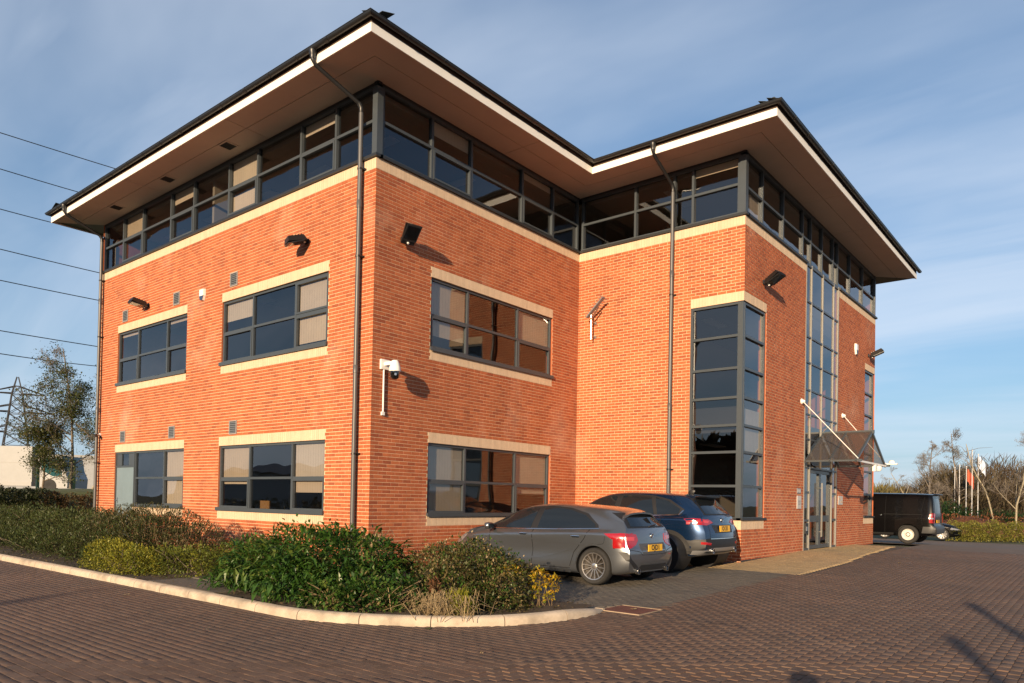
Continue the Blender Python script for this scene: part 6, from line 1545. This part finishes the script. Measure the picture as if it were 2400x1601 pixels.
for k, (u_, D_, w_, h_, n, lab) in enumerate(((2215, 52, 2.4, 2.3, 8000, 'dense dark evergreen thicket right behind the van'), (2140, 50, 1.5, 1.35, 4500, 'lower bright green evergreen bush above the van roof'), (2350, 54, 2.4, 1.8, 5000, 'dark low evergreen bushes behind the leaning trunk'))):
    x, y, z = gp(u_, D_); lb = [(x+q.uniform(-1, 1)*w_*.55, y+q.uniform(-.5, .5), z+q.uniform(.25, .6)*h_, w_*.5, 1.0, h_*.42) for _ in range(7)]
    shrub('evergreen_thicket', lab, 'bush', (x, y, z), lb, [('foliage', n, .15, LF_EVER if k != 1 else leafm('bright_evergreen', [(.03, .06, .012), (.06, .10, .02)], .2), dict(aspect=.5, inner=.5, zmin=z))], stems=8, seed=80+k)
FPM = mat('flagpole_white', (.5, .5, .5), .4)
for k, (u_, vt, fl) in enumerate(((2279, 1058, None), (2265, 1096, (.55, .12, .06)), (2293, 1067, (.55, .6, .7)), (2249, 1092, None), (2238, 1098, None))):
    D_ = 55+k*.6; pt_ = dep(u_, vt, D_); base = Vector((pt_.x, pt_.y, gb)); t = thing('flagpole', ('tallest white flagpole, bare, in the middle of the row', 'white flagpole with a limp red flag', 'white flagpole with a pale blue white flag, rightmost of the row', 'thin bare flagpole left of the red flag', 'shortest bare flagpole, leftmost of the row')[k], 'flagpole', base, None, 'flagpoles in front of the wood')
    b = MB(); b.tube([base, Vector((pt_.x, pt_.y, pt_.z))], [.036, .026], 8); b.build('pole', FPM, t); b = MB(); b.lathe(pt_, (0, 0, 1), [(.0, 0), (.06, .03), (.06, .08), (0, .12)], 8); b.build('finial', FPM, t)
    if fl:
        b = MB(); n = 6
        for i in range(n+1):
            for j in (0, 1): b.v.append((pt_.x+(.08+.07*i)*1.0, pt_.y+.06*math.sin(i*1.8), pt_.z-.1-.10*i-(.95 if j else 0)+.05*math.sin(i*2)))
        for i in range(n): b.f.append((2*i, 2*i+1, 2*i+3, 2*i+2)); b.m.append(0); b.r.append(0)
        b.build('flag', mat('flag_cloth', fl, .8, var=.2, vs=4), t)
# ---- behind the camera: what the windows mirror and what throws the foreground shadows
t = thing('white_shed', 'long low white industrial shed across the road behind the camera', 'building', (-70, -48, -.8))
b = MB(); b.box(-110, -75, -1, -66, -50, 4.6); sw = b.build('wall', LW, t)
b = MB(); v, f = hip(-110.5, -75.5, -65.5, -49.5, 4.6, 8); b.add(v, f); b.build('roof', mat('shed_roof', (.12, .12, .13), .6), t)
lb = [(-55+k*2.2, -28+.3*math.sin(k), -.4, 1.6, 1.2, 1.25) for k in range(24)]
shrub('road_hedge', 'dark hedge along the far side of the road behind the camera', 'hedge', (-30, -28, -1), lb, [('foliage', 9000, .3, LF_DARK, dict(aspect=.6, inner=.8))], stems=8, seed=91)
rs = np.random.RandomState(95); lb = [(-62+k*3.0+rs.normal(0, .8), -84+rs.normal(0, 2), gz(-80)+5.6+rs.normal(0, .5), 3.2, 2.6, 6.2+rs.normal(0, .6)) for k in range(40)]
Pt, d, pk = lobes_pts(lb, 34000, rs, .45, gz(-80)); D = d+rs.normal(0, .5, d.shape); l = 1.9*rs.uniform(.5, 1.2, len(Pt)); V, F, m = leaves(Pt, D, l*.6, l, 'diamond', rs)
npmesh('roadside_woodland', V, F, np.repeat(rs.rand(len(Pt)), m), LF_DARK, None, 'stuff')
sh = Vector((sdir.x, sdir.y, 0)).normalized(); ct = 1/math.tan(R(SUN_EL))
for k, (x, y, h, lab) in enumerate(((10.13, -.05, 3.0, 'slim lamp post across the road, nearer the camera'), (9.91, 3.08, 3.6, 'slim lamp post across the road, farther right'))):
    zg = gz(y); bp = Vector((x, y, 0))+sh*(h*ct); bp.z = gz(bp.y); h = zg+h-bp.z; t = thing('street_lamp', lab, 'street lamp', bp, None, 'street lamps behind the camera')
    b = MB(); b.tube([bp, bp+Vector((0, 0, 1.2)), bp+Vector((0, 0, h))], [.095, .085, .07], 10); b.build('post', PIPE, t); b = MB(); b.lathe(bp+Vector((0, 0, h-.15)), (0, 0, 1), [(.05, 0), (.09, .03), (.10, .2), (.06, .26), (0, .28)], 12); b.build('lamp_head', PIPE, t)
bp = Vector((-.95, -5.55, 0))+sh*(6.2*ct); bp.z = gz(bp.y)
hc = gz(-5.6)+6.2-bp.z; lb = [(bp.x, bp.y, bp.z+.6+(hc-1.1)/8*k, 1.0-.105*k, 1.0-.105*k, .6) for k in range(9)]
shrub('conifer', 'narrow conifer beside the road behind the camera', 'tree', tuple(bp), lb, [('foliage', 6000, .22, LF_EVER, dict(aspect=.4, inner=.3))], stems=6, seed=93)
# the person taking the picture
vd = Vector((fw.x, fw.y, 0)).normalized(); sd = Vector((vd.y, -vd.x, 0)); pb = CP-vd*.42; pb.z = gz(pb.y)
t = thing('person', 'person in a dark coat standing with both arms raised to hold a camera', 'person', pb)
def body(name, V, E, Rd, m, par, root=0):
    me = bpy.data.meshes.new(name); me.from_pydata([tuple(v) for v in V], E, []); o = bpy.data.objects.new('tmp', me); COL.objects.link(o)
    md = o.modifiers.new('s', 'SKIN'); sv = me.skin_vertices[0].data
    for i, r in enumerate(Rd): sv[i].radius = (r, r) if isinstance(r, float) else r
    sv[root].use_root = True; s2 = o.modifiers.new('d', 'SUBSURF'); s2.levels = 2; s2.render_levels = 2
    dg = bpy.context.evaluated_depsgraph_get(); r = bpy.data.meshes.new_from_object(o.evaluated_get(dg)); bpy.data.objects.remove(o)
    r.materials.append(m); r.polygons.foreach_set('use_smooth', [True]*len(r.polygons)); r.name = name
    return link(name, r, par)
L3v = lambda f, s, z: vd*f+sd*s+Vector((0, 0, z))
V = [L3v(0, 0, .92), L3v(0, 0, 1.15), L3v(0, 0, 1.38), L3v(0, 0, 1.50), L3v(.02, 0, 1.62), L3v(.02, 0, 1.72)]
E_ = [(0, 1), (1, 2), (2, 3), (3, 4), (4, 5)]; Rd = [(.16, .12), (.15, .11), (.18, .11), .055, .085, .07]
for s in (-1, 1):
    i = len(V); V += [L3v(0, s*.20, 1.40), L3v(.12, s*.26, 1.22), L3v(.24, s*.10, 1.50), L3v(.27, s*.07, 1.58)]; E_ += [(2, i), (i, i+1), (i+1, i+2), (i+2, i+3)]; Rd += [.065, .05, .04, .035]
    i = len(V); V += [L3v(0, s*.10, .85), L3v(.02, s*.12, .48), L3v(0, s*.13, .08), L3v(.16, s*.15, .04)]; E_ += [(0, i), (i, i+1), (i+1, i+2), (i+2, i+3)]; Rd += [.10, .065, .05, .04]
body('body', V, E_, Rd, mat('dark_coat', (.03, .03, .035), .9), t)
pc = thing('photo_camera', 'black camera held up in front of the standing person', 'camera', pb+L3v(.30, 0, 1.62)); b = MB(); M2 = Matrix.Rotation(math.atan2(vd.y, vd.x), 4, 'Z')
b.box(-.035, -.07, -.045, .02, .07, .05); b.v = [tuple(M2@Vector(v)+pb+L3v(.30, 0, 1.62)) for v in b.v]; b.build('body', BLACK, pc); b = MB(); b.lathe(pb+L3v(.31, 0, 1.62), vd, [(.035, 0), (.035, .05), (.03, .06), (0, .06)], 16); b.build('lens', BLACK, pc)
